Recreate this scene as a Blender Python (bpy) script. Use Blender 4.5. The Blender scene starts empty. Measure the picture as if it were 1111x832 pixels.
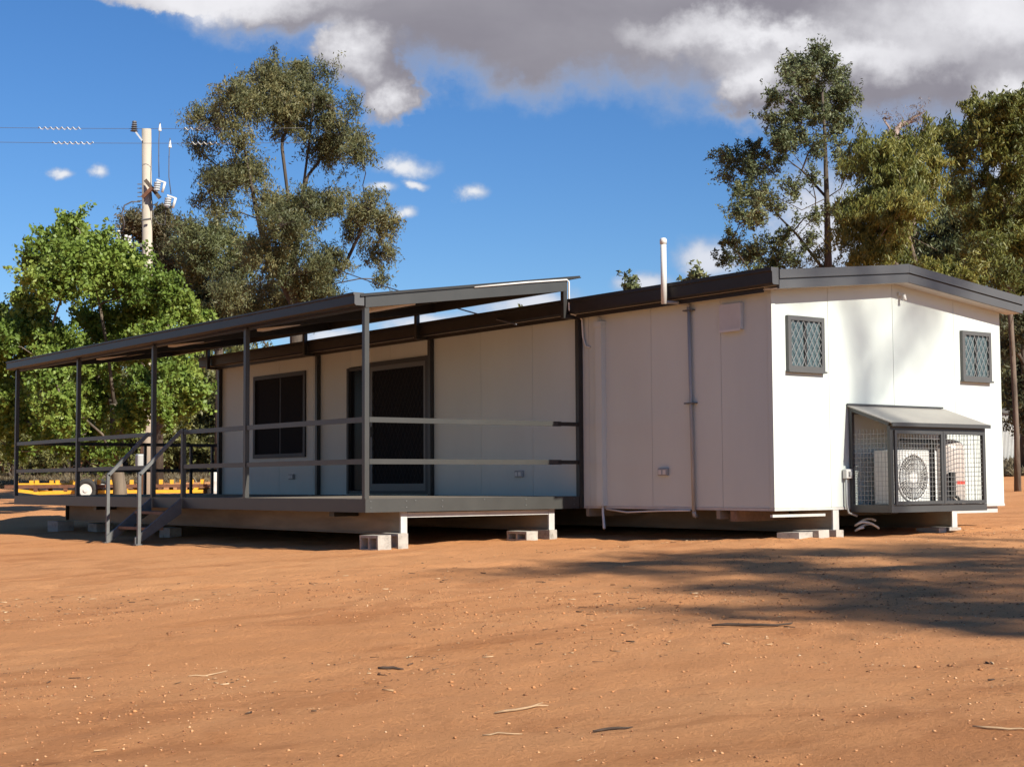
import bpy, bmesh, math, random
import numpy as np
from mathutils import Vector, Matrix

random.seed(7)
RNG = np.random.default_rng(11)
S = bpy.context.scene
COL = S.collection
R = math.radians

# ------------------------------------------------------------------ camera
F_PX, YAW, PITCH, ROLL = 1648.18, 0.6435, 0.0650, 0.0061
CAM = np.array([-12.6826, -11.9847, 0.3074])
_r = np.array([math.cos(YAW), -math.sin(YAW), 0.0])
_f = np.array([math.sin(YAW), math.cos(YAW), 0.0])
_z = np.array([0.0, 0.0, 1.0])
FW = _f * math.cos(PITCH) + _z * math.sin(PITCH)
UPc = _z * math.cos(PITCH) - _f * math.sin(PITCH)
CR = _r * math.cos(ROLL) - UPc * math.sin(ROLL)
CU = _r * math.sin(ROLL) + UPc * math.cos(ROLL)
cam_d = bpy.data.cameras.new('camera')
cam = bpy.data.objects.new('camera', cam_d)
COL.objects.link(cam)
cam_d.sensor_fit = 'HORIZONTAL'
cam_d.sensor_width = 36.0
cam_d.lens = F_PX / 1111 * 36.0
cam_d.clip_end = 3000
cam.matrix_world = Matrix(((CR[0], CU[0], -FW[0], CAM[0]), (CR[1], CU[1], -FW[1], CAM[1]),
                           (CR[2], CU[2], -FW[2], CAM[2]), (0, 0, 0, 1)))
S.camera = cam


def at(px, py, d):
    """world point at depth d (metres along the view axis) for survey pixel px, py"""
    return CAM + d * (FW + CR * (px - 555.5) / F_PX - CU * (py - 416) / F_PX)


def softplus(t, k=0.25):
    return np.logaddexp(0, np.asarray(t) * k) / k


def ground_z(x, y):
    x = np.asarray(x, float); y = np.asarray(y, float)
    base = -0.385 + np.where(x < 0, 0.036 * np.maximum(x, -14), 0.020 * np.minimum(x, 6))
    d = (x - CAM[0]) * _f[0] + (y - CAM[1]) * _f[1]
    rise = 0.027 * np.minimum(softplus(d - 52), 90)
    lat = 0.034 * np.minimum(softplus(x - 8, 0.5), 60)
    return base + rise + lat


def gp(px, d):
    p = at(px, 526, d)
    return Vector((p[0], p[1], float(ground_z(p[0], p[1]))))


# ------------------------------------------------------------------ materials
def new_mat(name):
    m = bpy.data.materials.new(name)
    m.use_nodes = True
    nt = m.node_tree
    for n in list(nt.nodes):
        nt.nodes.remove(n)
    out = nt.nodes.new('ShaderNodeOutputMaterial')
    b = nt.nodes.new('ShaderNodeBsdfPrincipled')
    nt.links.new(b.outputs[0], out.inputs[0])
    return m, nt, b, out


def noise(nt, scale, detail=5, rough=0.55, vec=None, dist=0.0):
    n = nt.nodes.new('ShaderNodeTexNoise')
    n.inputs['Scale'].default_value = scale
    n.inputs['Detail'].default_value = detail
    n.inputs['Roughness'].default_value = rough
    n.inputs['Distortion'].default_value = dist
    if vec is not None:
        nt.links.new(vec, n.inputs['Vector'])
    return n.outputs['Fac']


def ramp(nt, fac, stops):
    r = nt.nodes.new('ShaderNodeValToRGB')
    els = r.color_ramp.elements
    while len(els) < len(stops):
        els.new(0.5)
    for e, (p, c) in zip(els, stops):
        e.position = p
        e.color = (c[0], c[1], c[2], 1)
    nt.links.new(fac, r.inputs[0])
    return r.outputs[0]


def texco(nt, scale=(1, 1, 1), rot=(0, 0, 0)):
    g = nt.nodes.new('ShaderNodeNewGeometry')
    mp = nt.nodes.new('ShaderNodeMapping')
    mp.inputs['Scale'].default_value = scale
    mp.inputs['Rotation'].default_value = rot
    nt.links.new(g.outputs['Position'], mp.inputs[0])
    return mp.outputs[0]


def bump(nt, b, h, strength, dist):
    bn = nt.nodes.new('ShaderNodeBump')
    bn.inputs['Strength'].default_value = strength
    bn.inputs['Distance'].default_value = dist
    nt.links.new(h, bn.inputs['Height'])
    nt.links.new(bn.outputs[0], b.inputs['Normal'])
    return bn


def paint(name, col, rough=0.5, metal=0.0, var=0.10, scale=3.0, bmp=0.0, stretch=(1, 1, 1), spec=0.5):
    """painted / plain surface: base colour with slight dirt and wear variation"""
    m, nt, b, _ = new_mat(name)
    v = texco(nt, stretch)
    f = noise(nt, scale, 6, 0.6, v)
    lo = [c * (1 - var) for c in col]
    hi = [min(1, c * (1 + var)) for c in col]
    c = ramp(nt, f, [(0.3, lo), (0.7, hi)])
    nt.links.new(c, b.inputs['Base Color'])
    b.inputs['Roughness'].default_value = rough
    b.inputs['Metallic'].default_value = metal
    b.inputs['Specular IOR Level'].default_value = spec
    if bmp:
        bump(nt, b, noise(nt, scale * 6, 4, 0.6, v), bmp, 0.01)
    return m


M = {}
M['wall'] = paint('cream_wall_paint', (0.53, 0.575, 0.545), 0.55, var=0.05, scale=0.9, bmp=0.05, stretch=(1, 1, 0.35))
M['wall_joint'] = paint('wall_joint', (0.26, 0.24, 0.225), 0.7)
M['soffit'] = paint('soffit_paint', (0.48, 0.475, 0.45), 0.6)
M['gutter'] = paint('dark_gutter_paint', (0.022, 0.019, 0.018), 0.42, var=0.15, spec=0.3)
M['roof'] = paint('roof_sheet_paint', (0.10, 0.095, 0.09), 0.5)
M['barge'] = paint('grey_barge_paint', (0.074, 0.075, 0.077), 0.45, var=0.06, scale=2)
M['steel'] = paint('charcoal_steel_paint', (0.040, 0.040, 0.038), 0.42, var=0.10)
M['fascia'] = paint('fascia_steel_paint', (0.042, 0.042, 0.039), 0.45, var=0.12)
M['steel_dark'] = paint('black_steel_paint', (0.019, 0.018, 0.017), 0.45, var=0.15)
M['cage'] = paint('cage_grey_paint', (0.050, 0.052, 0.053), 0.45, var=0.08)
M['cage_roof'] = paint('cage_roof_sheet', (0.28, 0.262, 0.235), 0.5, var=0.06)
M['wire'] = paint('galvanised_wire', (0.24, 0.24, 0.235), 0.45, metal=0.2)
M['wire_dark'] = paint('dark_wire', (0.16, 0.16, 0.16), 0.5)
M['galv'] = paint('galvanised_steel', (0.105, 0.107, 0.106), 0.5, metal=0.0, var=0.18, scale=8)
M['pale_steel'] = paint('pale_channel_steel', (0.46, 0.45, 0.43), 0.5, var=0.12, scale=5)
M['skid'] = paint('dusty_skid_steel', (0.28, 0.23, 0.175), 0.75, var=0.35, scale=1.6, bmp=0.15, stretch=(1, 0.5, 3))
M['timber'] = paint('weathered_tread_timber', (0.20, 0.12, 0.075), 0.75, var=0.3, scale=9)
M['deck'] = paint('deck_board_grey', (0.20, 0.17, 0.14), 0.6, var=0.2, scale=6)
M['plastic'] = paint('white_plastic', (0.60, 0.595, 0.57), 0.45, var=0.04)
M['greyplastic'] = paint('grey_plastic', (0.30, 0.31, 0.31), 0.5)
M['frame'] = paint('window_frame_grey', (0.080, 0.080, 0.078), 0.45, var=0.06)
M['frame_dark'] = paint('dark_window_frame', (0.018, 0.017, 0.017), 0.55)
M['vent_cover'] = paint('vent_cover_paint', (0.52, 0.525, 0.515), 0.55)
M['rubber'] = paint('tyre_rubber', (0.03, 0.028, 0.026), 0.85)
M['yellow'] = paint('machinery_yellow', (0.72, 0.36, 0.03), 0.5, var=0.14, scale=5)
M['rust'] = paint('rusty_brown_steel', (0.13, 0.055, 0.030), 0.75, var=0.35, scale=8)
M['pole'] = paint('pale_concrete_pole', (0.40, 0.355, 0.295), 0.8, var=0.13, scale=4, bmp=0.1, stretch=(1, 1, 0.15))
M['porcelain'] = paint('grey_porcelain', (0.42, 0.44, 0.46), 0.25)
M['cable'] = paint('dark_line_cable', (0.09, 0.09, 0.10), 0.6)
M['fan_dark'] = paint('fan_cavity_grey', (0.075, 0.070, 0.064), 0.7)
M['red'] = paint('red_sticker', (0.60, 0.05, 0.03), 0.5)
M['black'] = paint('matt_black', (0.012, 0.012, 0.012), 0.8)
M['tank'] = paint('cream_tank_enamel', (0.50, 0.44, 0.40), 0.35, var=0.04)
M['shed'] = paint('pale_shed_sheet', (0.55, 0.55, 0.53), 0.5)


def glass_mat(name, col, rough, spec=0.4):
    m, nt, b, _ = new_mat(name)
    f = noise(nt, 1.2, 3, 0.5, texco(nt))
    nt.links.new(ramp(nt, f, [(0.35, [c * 0.8 for c in col]), (0.65, [c * 1.15 for c in col])]), b.inputs['Base Color'])
    b.inputs['Roughness'].default_value = rough
    b.inputs['Specular IOR Level'].default_value = spec
    return m


M['glass_curtain'] = glass_mat('blue_grey_curtained_glass', (0.075, 0.105, 0.112), 0.15)
M['glass_dark'] = glass_mat('dark_room_glass', (0.010, 0.011, 0.014), 0.25, 0.06)
M['grille'] = paint('black_door_grille', (0.024, 0.023, 0.022), 0.7, spec=0.2)
M['screen'] = paint('black_fly_screen', (0.016, 0.016, 0.018), 0.85, var=0.2, scale=60, spec=0.1)


def concrete_mat():
    m, nt, b, _ = new_mat('concrete_block')
    v = texco(nt)
    f = noise(nt, 9, 8, 0.7, v)
    nt.links.new(ramp(nt, f, [(0.28, (0.13, 0.12, 0.105)), (0.45, (0.34, 0.31, 0.275)), (0.75, (0.45, 0.42, 0.37))]), b.inputs['Base Color'])
    b.inputs['Roughness'].default_value = 0.9
    bump(nt, b, noise(nt, 60, 5, 0.7, v), 0.5, 0.01)
    return m


M['concrete'] = concrete_mat()


def bark(name, dark, light, scale=6):
    m, nt, b, _ = new_mat(name)
    v = texco(nt, (1, 1, 0.22))
    f = noise(nt, scale, 7, 0.65, v, 0.6)
    nt.links.new(ramp(nt, f, [(0.3, dark), (0.62, light)]), b.inputs['Base Color'])
    b.inputs['Roughness'].default_value = 0.9
    bump(nt, b, f, 0.7, 0.04)
    return m


M['bark_gum'] = bark('gum_bark', (0.05, 0.039, 0.031), (0.16, 0.12, 0.092))
M['bark_dark'] = bark('dark_bark', (0.030, 0.024, 0.020), (0.10, 0.078, 0.06))
M['bark_pale'] = bark('pale_bark', (0.07, 0.052, 0.038), (0.24, 0.18, 0.135), 4)
M['bark_blotch'] = bark('blotched_bark', (0.035, 0.028, 0.022), (0.17, 0.135, 0.10), 3.5)
M['dead'] = bark('dead_twig', (0.16, 0.115, 0.10), (0.27, 0.20, 0.17))


def leaf_mat(name, dark, mid, light, trans=0.36, rough=0.5):
    m, nt, b, out = new_mat(name)
    a = nt.nodes.new('ShaderNodeAttribute')
    a.attribute_name = 'tint'
    c = ramp(nt, a.outputs['Fac'], [(0.0, dark), (0.5, mid), (1.0, light)])
    nt.links.new(c, b.inputs['Base Color'])
    b.inputs['Roughness'].default_value = rough
    b.inputs['Specular IOR Level'].default_value = 0.35
    tr = nt.nodes.new('ShaderNodeBsdfTranslucent')
    nt.links.new(c, tr.inputs['Color'])
    mx = nt.nodes.new('ShaderNodeMixShader')
    mx.inputs[0].default_value = trans
    nt.links.new(b.outputs[0], mx.inputs[1])
    nt.links.new(tr.outputs[0], mx.inputs[2])
    nt.links.new(mx.outputs[0], out.inputs[0])
    return m


M['leaf_gum'] = leaf_mat('gum_leaves', (0.085, 0.098, 0.045), (0.155, 0.16, 0.072), (0.26, 0.225, 0.095))
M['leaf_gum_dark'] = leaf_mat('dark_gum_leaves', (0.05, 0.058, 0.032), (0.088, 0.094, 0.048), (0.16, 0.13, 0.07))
M['leaf_bright'] = leaf_mat('bright_green_leaves', (0.095, 0.15, 0.026), (0.175, 0.25, 0.045), (0.29, 0.35, 0.075), 0.33)
M['leaf_pine'] = leaf_mat('cypress_pine_foliage', (0.065, 0.085, 0.036), (0.12, 0.14, 0.06), (0.21, 0.215, 0.1), 0.2)
M['leaf_acacia'] = leaf_mat('olive_gold_leaves', (0.085, 0.1, 0.026), (0.155, 0.165, 0.04), (0.26, 0.235, 0.055), 0.3)
M['leaf_olive'] = leaf_mat('grey_olive_leaves', (0.065, 0.08, 0.034), (0.12, 0.136, 0.056), (0.19, 0.19, 0.075), 0.25)
M['leaf_forest'] = leaf_mat('far_forest_foliage', (0.062, 0.069, 0.025), (0.125, 0.131, 0.043), (0.213, 0.194, 0.062), 0.25)
M['leaf_dead'] = leaf_mat('dry_brown_leaves', (0.12, 0.085, 0.06), (0.18, 0.13, 0.095), (0.24, 0.18, 0.14), 0.2)


def soil_mat():
    m, nt, b, _ = new_mat('red_soil')
    v = texco(nt)
    vs = texco(nt, (0.45, 1.0, 1.0), (0, 0, YAW))          # grader streaks
    big = noise(nt, 0.16, 4, 0.55, v)
    mid = noise(nt, 1.1, 9, 0.70, vs, 0.1)
    fine = noise(nt, 34, 9, 0.8, v)
    streak = noise(nt, 3.6, 9, 0.72, vs, 0.15)
    c1 = ramp(nt, big, [(0.30, (0.56, 0.245, 0.094)), (0.50, (0.615, 0.285, 0.122)), (0.72, (0.655, 0.335, 0.150))])
    c2 = ramp(nt, mid, [(0.28, (0.51, 0.220, 0.086)), (0.52, (0.615, 0.285, 0.122)), (0.75, (0.665, 0.345, 0.160))])
    mx = nt.nodes.new('ShaderNodeMixRGB'); mx.inputs[0].default_value = 0.55
    nt.links.new(c1, mx.inputs[1]); nt.links.new(c2, mx.inputs[2])
    c3 = ramp(nt, fine, [(0.30, (0.55, 0.50, 0.46)), (0.48, (1, 1, 1)), (0.72, (1.0, 1.0, 1.0)), (0.80, (1.35, 1.32, 1.25))])
    m2 = nt.nodes.new('ShaderNodeMixRGB'); m2.blend_type = 'MULTIPLY'; m2.inputs[0].default_value = 0.75
    nt.links.new(mx.outputs[0], m2.inputs[1]); nt.links.new(c3, m2.inputs[2])
    c4 = ramp(nt, streak, [(0.27, (0.50, 0.43, 0.40)), (0.37, (1, 1, 1))])
    m3 = nt.nodes.new('ShaderNodeMixRGB'); m3.blend_type = 'MULTIPLY'; m3.inputs[0].default_value = 0.85
    nt.links.new(m2.outputs[0], m3.inputs[1]); nt.links.new(c4, m3.inputs[2])
    crust = noise(nt, 0.9, 8, 0.72, texco(nt, (0.5, 1.0, 1.0), (0, 0, YAW)), 0.6)
    c5 = ramp(nt, crust, [(0.53, (1, 1, 1)), (0.60, (0.80, 0.75, 0.72))])
    m4 = nt.nodes.new('ShaderNodeMixRGB'); m4.blend_type = 'MULTIPLY'; m4.inputs[0].default_value = 0.8
    nt.links.new(m3.outputs[0], m4.inputs[1]); nt.links.new(c5, m4.inputs[2])
    nt.links.new(m4.outputs[0], b.inputs['Base Color'])
    b.inputs['Roughness'].default_value = 0.95
    b.inputs['Specular IOR Level'].default_value = 0.15
    ad = nt.nodes.new('ShaderNodeMath'); ad.operation = 'MULTIPLY_ADD'
    nt.links.new(streak, ad.inputs[0]); ad.inputs[1].default_value = 0.55
    nt.links.new(noise(nt, 30, 9, 0.80, v), ad.inputs[2])
    bump(nt, b, ad.outputs[0], 1.0, 0.026)
    return m


M['soil'] = soil_mat()


# ------------------------------------------------------------------ mesh helpers
def tag(o, label, cat, group=None, kind=None):
    if label: o['label'] = label
    if cat: o['category'] = cat
    if group: o['group'] = group
    if kind: o['kind'] = kind
    return o


def thing(name, label, cat, loc=(0, 0, 0), rz=0.0, group=None):
    o = bpy.data.objects.new(name, None)
    COL.objects.link(o)
    o.location = loc
    o.rotation_euler = (0, 0, rz)
    o.empty_display_size = 0.3
    return tag(o, label, cat, group)


class MB:
    def __init__(s):
        s.v = []; s.f = []

    def quadbox(s, c):
        n = len(s.v); s.v += [tuple(map(float, p)) for p in c]
        for q in ((0, 3, 2, 1), (4, 5, 6, 7), (0, 1, 5, 4), (1, 2, 6, 5), (2, 3, 7, 6), (3, 0, 4, 7)):
            s.f.append(tuple(n + i for i in q))
        return s

    def box(s, x0, x1, y0, y1, z0, z1):
        return s.quadbox([(x0, y0, z0), (x1, y0, z0), (x1, y1, z0), (x0, y1, z0),
                          (x0, y0, z1), (x1, y0, z1), (x1, y1, z1), (x0, y1, z1)])

    def bar(s, p, q, w, h, up=(0, 0, 1)):
        """box section along p-q; w across, h along 'up'"""
        p = Vector(p); q = Vector(q); d = (q - p).normalized(); up = Vector(up)
        if abs(d.dot(up)) > 0.98: up = Vector((1, 0, 0))
        a = d.cross(up).normalized() * w / 2
        b = a.cross(d).normalized() * h / 2
        return s.quadbox([p - a - b, p + a - b, p + a + b, p - a + b, q - a - b, q + a - b, q + a + b, q - a + b])

    def tube(s, pts, r, n=8, cap=True):
        pts = [Vector(p) for p in pts]
        rs = r if isinstance(r, (list, tuple)) else [r] * len(pts)
        base = len(s.v); prev = None
        for i, p in enumerate(pts):
            d = (pts[min(i + 1, len(pts) - 1)] - pts[max(i - 1, 0)])
            if d.length < 1e-9: d = Vector((0, 0, 1))
            d.normalize()
            if prev is None:
                u = Vector((0, 0, 1)) if abs(d.z) < 0.9 else Vector((1, 0, 0))
                a = d.cross(u).normalized()
            else:
                a = (prev - d * prev.dot(d))
                a = a.normalized() if a.length > 1e-6 else d.orthogonal().normalized()
            prev = a
            b = d.cross(a)
            for k in range(n):
                t = 2 * math.pi * k / n
                s.v.append(tuple(p + (a * math.cos(t) + b * math.sin(t)) * rs[i]))
        for i in range(len(pts) - 1):
            for k in range(n):
                o = base + i * n
                s.f.append((o + k, o + (k + 1) % n, o + n + (k + 1) % n, o + n + k))
        if cap:
            s.f.append(tuple(base + k for k in range(n))[::-1])
            o = base + (len(pts) - 1) * n
            s.f.append(tuple(o + k for k in range(n)))
        return s

    def prism(s, poly, y0, y1):
        """polygon in the x,z plane extruded along y"""
        n = len(poly); b = len(s.v)
        s.v += [(x, y0, z) for x, z in poly] + [(x, y1, z) for x, z in poly]
        s.f.append(tuple(b + i for i in range(n)))
        s.f.append(tuple(b + n + i for i in range(n))[::-1])
        for i in range(n):
            j = (i + 1) % n
            s.f.append((b + i, b + n + i, b + n + j, b + j))
        return s

    def lathe(s, prof, c=(0, 0, 0), n=20):
        """(r, z) profile about a vertical axis at c"""
        b = len(s.v)
        for r, z in prof:
            for k in range(n):
                t = 2 * math.pi * k / n
                s.v.append((c[0] + r * math.cos(t), c[1] + r * math.sin(t), c[2] + z))
        for i in range(len(prof) - 1):
            for k in range(n):
                o = b + i * n
                s.f.append((o + k, o + (k + 1) % n, o + n + (k + 1) % n, o + n + k))
        s.f.append(tuple(b + k for k in range(n))[::-1])
        o = b + (len(prof) - 1) * n
        s.f.append(tuple(o + k for k in range(n)))
        return s

    def build(s, name, mat, parent=None, smooth=False, bevel=0.0, label=None):
        me = bpy.data.meshes.new(name)
        me.from_pydata(s.v, [], s.f)
        bm = bmesh.new(); bm.from_mesh(me)
        bmesh.ops.recalc_face_normals(bm, faces=bm.faces)
        if bevel:
            bmesh.ops.bevel(bm, geom=list(bm.edges), offset=bevel, segments=2, affect='EDGES', profile=0.5)
        bm.to_mesh(me); bm.free()
        if smooth:
            me.polygons.foreach_set('use_smooth', [True] * len(me.polygons))
        me.materials.append(M[mat] if isinstance(mat, str) else mat)
        o = bpy.data.objects.new(name, me)
        COL.objects.link(o)
        if parent is not None:
            o.parent = parent
        if label: o['label'] = label
        return o


def np_mesh(name, verts, quads, mat, tint=None, smooth=False):
    me = bpy.data.meshes.new(name)
    k = quads.shape[1]
    me.vertices.add(len(verts)); me.vertices.foreach_set('co', np.ascontiguousarray(verts, np.float32).ravel())
    me.loops.add(quads.size); me.loops.foreach_set('vertex_index', np.ascontiguousarray(quads, np.int32).ravel())
    me.polygons.add(len(quads)); me.polygons.foreach_set('loop_start', np.arange(0, quads.size, k, dtype=np.int32))
    me.update(calc_edges=True)
    if smooth:
        me.polygons.foreach_set('use_smooth', np.ones(len(quads), bool))
    if tint is not None:
        a = me.attributes.new('tint', 'FLOAT', 'POINT')
        a.data.foreach_set('value', np.ascontiguousarray(tint, np.float32))
    me.materials.append(mat)
    return me


def vnoise(x, y, seed=0):
    """smooth value noise on numpy arrays"""
    xi = np.floor(x).astype(np.int64); yi = np.floor(y).astype(np.int64)
    fx = x - xi; fy = y - yi
    fx = fx * fx * (3 - 2 * fx); fy = fy * fy * (3 - 2 * fy)

    def h(a, b):
        n = (a * 374761393 + b * 668265263 + seed * 982451653) & 0x7fffffff
        n = ((n ^ (n >> 13)) * 1274126177) & 0x7fffffff
        return ((n ^ (n >> 16)) & 0xffff) / 65535.0
    return ((h(xi, yi) * (1 - fx) + h(xi + 1, yi) * fx) * (1 - fy)
            + (h(xi, yi + 1) * (1 - fx) + h(xi + 1, yi + 1) * fx) * fy) - 0.5


def rough_ground(x, y):
    """local relief of the graded yard, fading out under and behind the buildings"""
    u = x * math.cos(YAW) - y * math.sin(YAW); w = x * math.sin(YAW) + y * math.cos(YAW)
    h = 0.045 * vnoise(x * 0.35, y * 0.35, 1) + 0.018 * vnoise(u * 0.5, w * 1.1, 2)
    h += 0.012 * vnoise(u * 1.4, w * 3.0, 3) + 0.014 * vnoise(x * 3.1, y * 3.1, 4) + 0.018 * vnoise(x * 6.0, y * 6.0, 5) + 0.008 * vnoise(x * 11.0, y * 11.0, 12)
    # wheel ruts running across the yard
    for c, k in ((2.6, 0.03), (4.3, 0.03), (7.4, 0.025), (9.1, 0.025)):
        wob = w - (-6.0 - 0 + c) + 0.5 * vnoise(u * 0.25, c * 3.0 + u * 0, 9)
        h -= k * np.exp(-(wob / 0.16) ** 2) * (0.5 + vnoise(u * 0.8, c + w * 0, 6))
    # low berm of pushed soil beyond the far end of the deck
    h += 0.16 * np.exp(-((y - 22.0 - 0.4 * x) / 0.9) ** 2) * (x < 0.5) * (0.8 + vnoise(x * 1.5, y * 1.5, 8))
    return h


def gz(x, y):
    return float(ground_z(x, y) + rough_ground(np.array([x], float), np.array([y], float))[0])


# ------------------------------------------------------------------ ground
def axis(lo, hi, fine0, fine1, step, grow):
    a = list(np.arange(fine0, fine1, step))
    s = step; v = a[-1]
    while v < hi:
        s *= grow; v += s; a.append(v)
    s = step; v = a[0]
    while v > lo:
        s *= grow; v -= s; a.insert(0, v)
    return np.array(a)


xs = axis(-900, 1500, -13.0, 5.0, 0.065, 1.10)
ys = axis(-900, 1500, -11.5, 3.0, 0.065, 1.05)
gx, gy = np.meshgrid(xs, ys)
gzv = ground_z(gx, gy) + rough_ground(gx, gy)
nx, ny = len(xs), len(ys)
idx = np.arange(nx * ny).reshape(ny, nx)
quads = np.stack([idx[:-1, :-1], idx[:-1, 1:], idx[1:, 1:], idx[1:, :-1]], -1).reshape(-1, 4)
gme = np_mesh('ground', np.stack([gx, gy, gzv], -1).reshape(-1, 3), quads, M['soil'], smooth=True)
ground = bpy.data.objects.new('ground', gme)
COL.objects.link(ground)
ground['kind'] = 'structure'


# gravel: stones and clods nobody could count
def scatter_stones(name, n, mat_stops, size, seed, region, patchy, label, jit=0.55, pw=4.5):
    rng = np.random.default_rng(seed)
    x = rng.uniform(region[0], region[1], n * 4); y = rng.uniform(region[2], region[3], n * 4)
    if patchy:
        k = vnoise(x * 0.5, y * 0.5, seed) + 0.5 * vnoise(x * 1.7, y * 1.7, seed + 1) + rng.uniform(-jit, jit, n * 4)
        o = np.argsort(-k)[:n]
        x, y = x[o], y[o]
    else:
        x, y = x[:n], y[:n]
    z = ground_z(x, y) + rough_ground(x, y)
    s = size[0] * (size[1] / size[0]) ** (rng.random(n) ** pw)
    oct_ = np.array([(1, 0, 0), (0, 1, 0), (-1, 0, 0), (0, -1, 0), (0, 0, 1), (0, 0, -1)], float)
    V = oct_[None] * (0.7 + 0.6 * rng.random((n, 6, 1))) * s[:, None, None] * np.array([1.25, 1.0, 0.62])
    a = rng.random(n) * 6.28
    ca, sa = np.cos(a)[:, None], np.sin(a)[:, None]
    X = V[..., 0] * ca - V[..., 1] * sa; Y = V[..., 0] * sa + V[..., 1] * ca
    P = np.stack([X + x[:, None], Y + y[:, None], V[..., 2] + (z + s * 0.28)[:, None]], -1).reshape(-1, 3)
    tri = np.array([(0, 1, 4), (1, 2, 4), (2, 3, 4), (3, 0, 4), (1, 0, 5), (2, 1, 5), (3, 2, 5), (0, 3, 5)])
    T = (tri[None] + (np.arange(n) * 6)[:, None, None]).reshape(-1, 3)
    m, nt, b, _ = new_mat(name + '_stone')
    at_ = nt.nodes.new('ShaderNodeAttribute'); at_.attribute_name = 'tint'
    nt.links.new(ramp(nt, at_.outputs['Fac'], mat_stops), b.inputs['Base Color'])
    b.inputs['Roughness'].default_value = 0.95
    me = np_mesh(name, P, T, m, tint=np.repeat(rng.random(n), 6))
    o = bpy.data.objects.new(name, me); COL.objects.link(o)
    return tag(o, label, name.replace('_', ' '), kind='stuff')


scatter_stones('gravel', 42000, [(0.0, (0.20, 0.085, 0.04)), (0.5, (0.42, 0.19, 0.08)), (0.92, (0.56, 0.31, 0.15)), (1.0, (0.60, 0.44, 0.28))],
               (0.0020, 0.0095), 3, (-12.5, 3.0, -11.0, 0.0), True, 'tiny tan pebbles strewn all over the red yard')
scatter_stones('soil_clods', 9000, [(0.0, (0.16, 0.072, 0.034)), (0.5, (0.36, 0.160, 0.064)), (1.0, (0.54, 0.25, 0.10))],
               (0.003, 0.015), 8, (-12.0, 4.0, -10.5, -0.4), True, 'crumbled red soil clods lying in loose patches of the yard', 0.26, 3.6)

# leaf litter: bits of bark and twig
rng = np.random.default_rng(21)
NL = 4000
lx = rng.uniform(-12.3, 4, NL * 4); ly = rng.uniform(-10.8, 1.5, NL * 4)
k = vnoise(lx * 0.6, ly * 0.6, 31) + rng.uniform(-0.4, 0.4, NL * 4)
o_ = np.argsort(-k)[:NL]; lx, ly = lx[o_], ly[o_]
lz = ground_z(lx, ly) + rough_ground(lx, ly) + 0.006
ll = 0.010 + 0.065 * rng.random(NL) ** 4
la = rng.random(NL) * 6.28
wd = 0.0008 + 0.0022 * rng.random(NL) ** 2
dx, dy = np.cos(la), np.sin(la)
c8 = []
for sx in (-1, 1):
    for sy, sz in ((-1, -1), (1, -1), (1, 1), (-1, 1)):
        c8.append(np.stack([lx + dx * ll / 2 * sx - dy * wd * sy, ly + dy * ll / 2 * sx + dx * wd * sy,
                            lz + wd * sz + sx * 0.08 * ll * (rng.random(NL) - 0.3)], -1))
LV = np.stack(c8, 1).reshape(-1, 3)
bq = np.array([(0, 1, 2, 3), (7, 6, 5, 4), (0, 4, 5, 1), (1, 5, 6, 2), (2, 6, 7, 3), (3, 7, 4, 0)])
LQ = (bq[None] + (np.arange(NL) * 8)[:, None, None]).reshape(-1, 4)
m_, nt_, b_, _o = new_mat('litter_wood')
a_ = nt_.nodes.new('ShaderNodeAttribute'); a_.attribute_name = 'tint'
nt_.links.new(ramp(nt_, a_.outputs['Fac'], [(0, (0.06, 0.035, 0.022)), (0.45, (0.16, 0.085, 0.045)), (0.7, (0.40, 0.25, 0.13)), (1.0, (0.55, 0.40, 0.24))]), b_.inputs['Base Color'])
b_.inputs['Roughness'].default_value = 0.9
lit = bpy.data.objects.new('leaf_litter', np_mesh('leaf_litter', LV, LQ, m_, tint=np.repeat(rng.random(NL), 8)))
COL.objects.link(lit)
tag(lit, 'tiny dark scraps of bark and twig littering the red soil', 'litter', kind='stuff')


def ground_pixel(px, py):
    d = FW + CR * (px - 555.5) / F_PX - CU * (py - 416) / F_PX
    t = 5.0
    for _ in range(400):
        p = CAM + d * t
        h = p[2] - float(ground_z(p[0], p[1]))
        t += h * 1.2 if abs(h) > 1e-3 else 0
    return CAM + d * t


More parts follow.
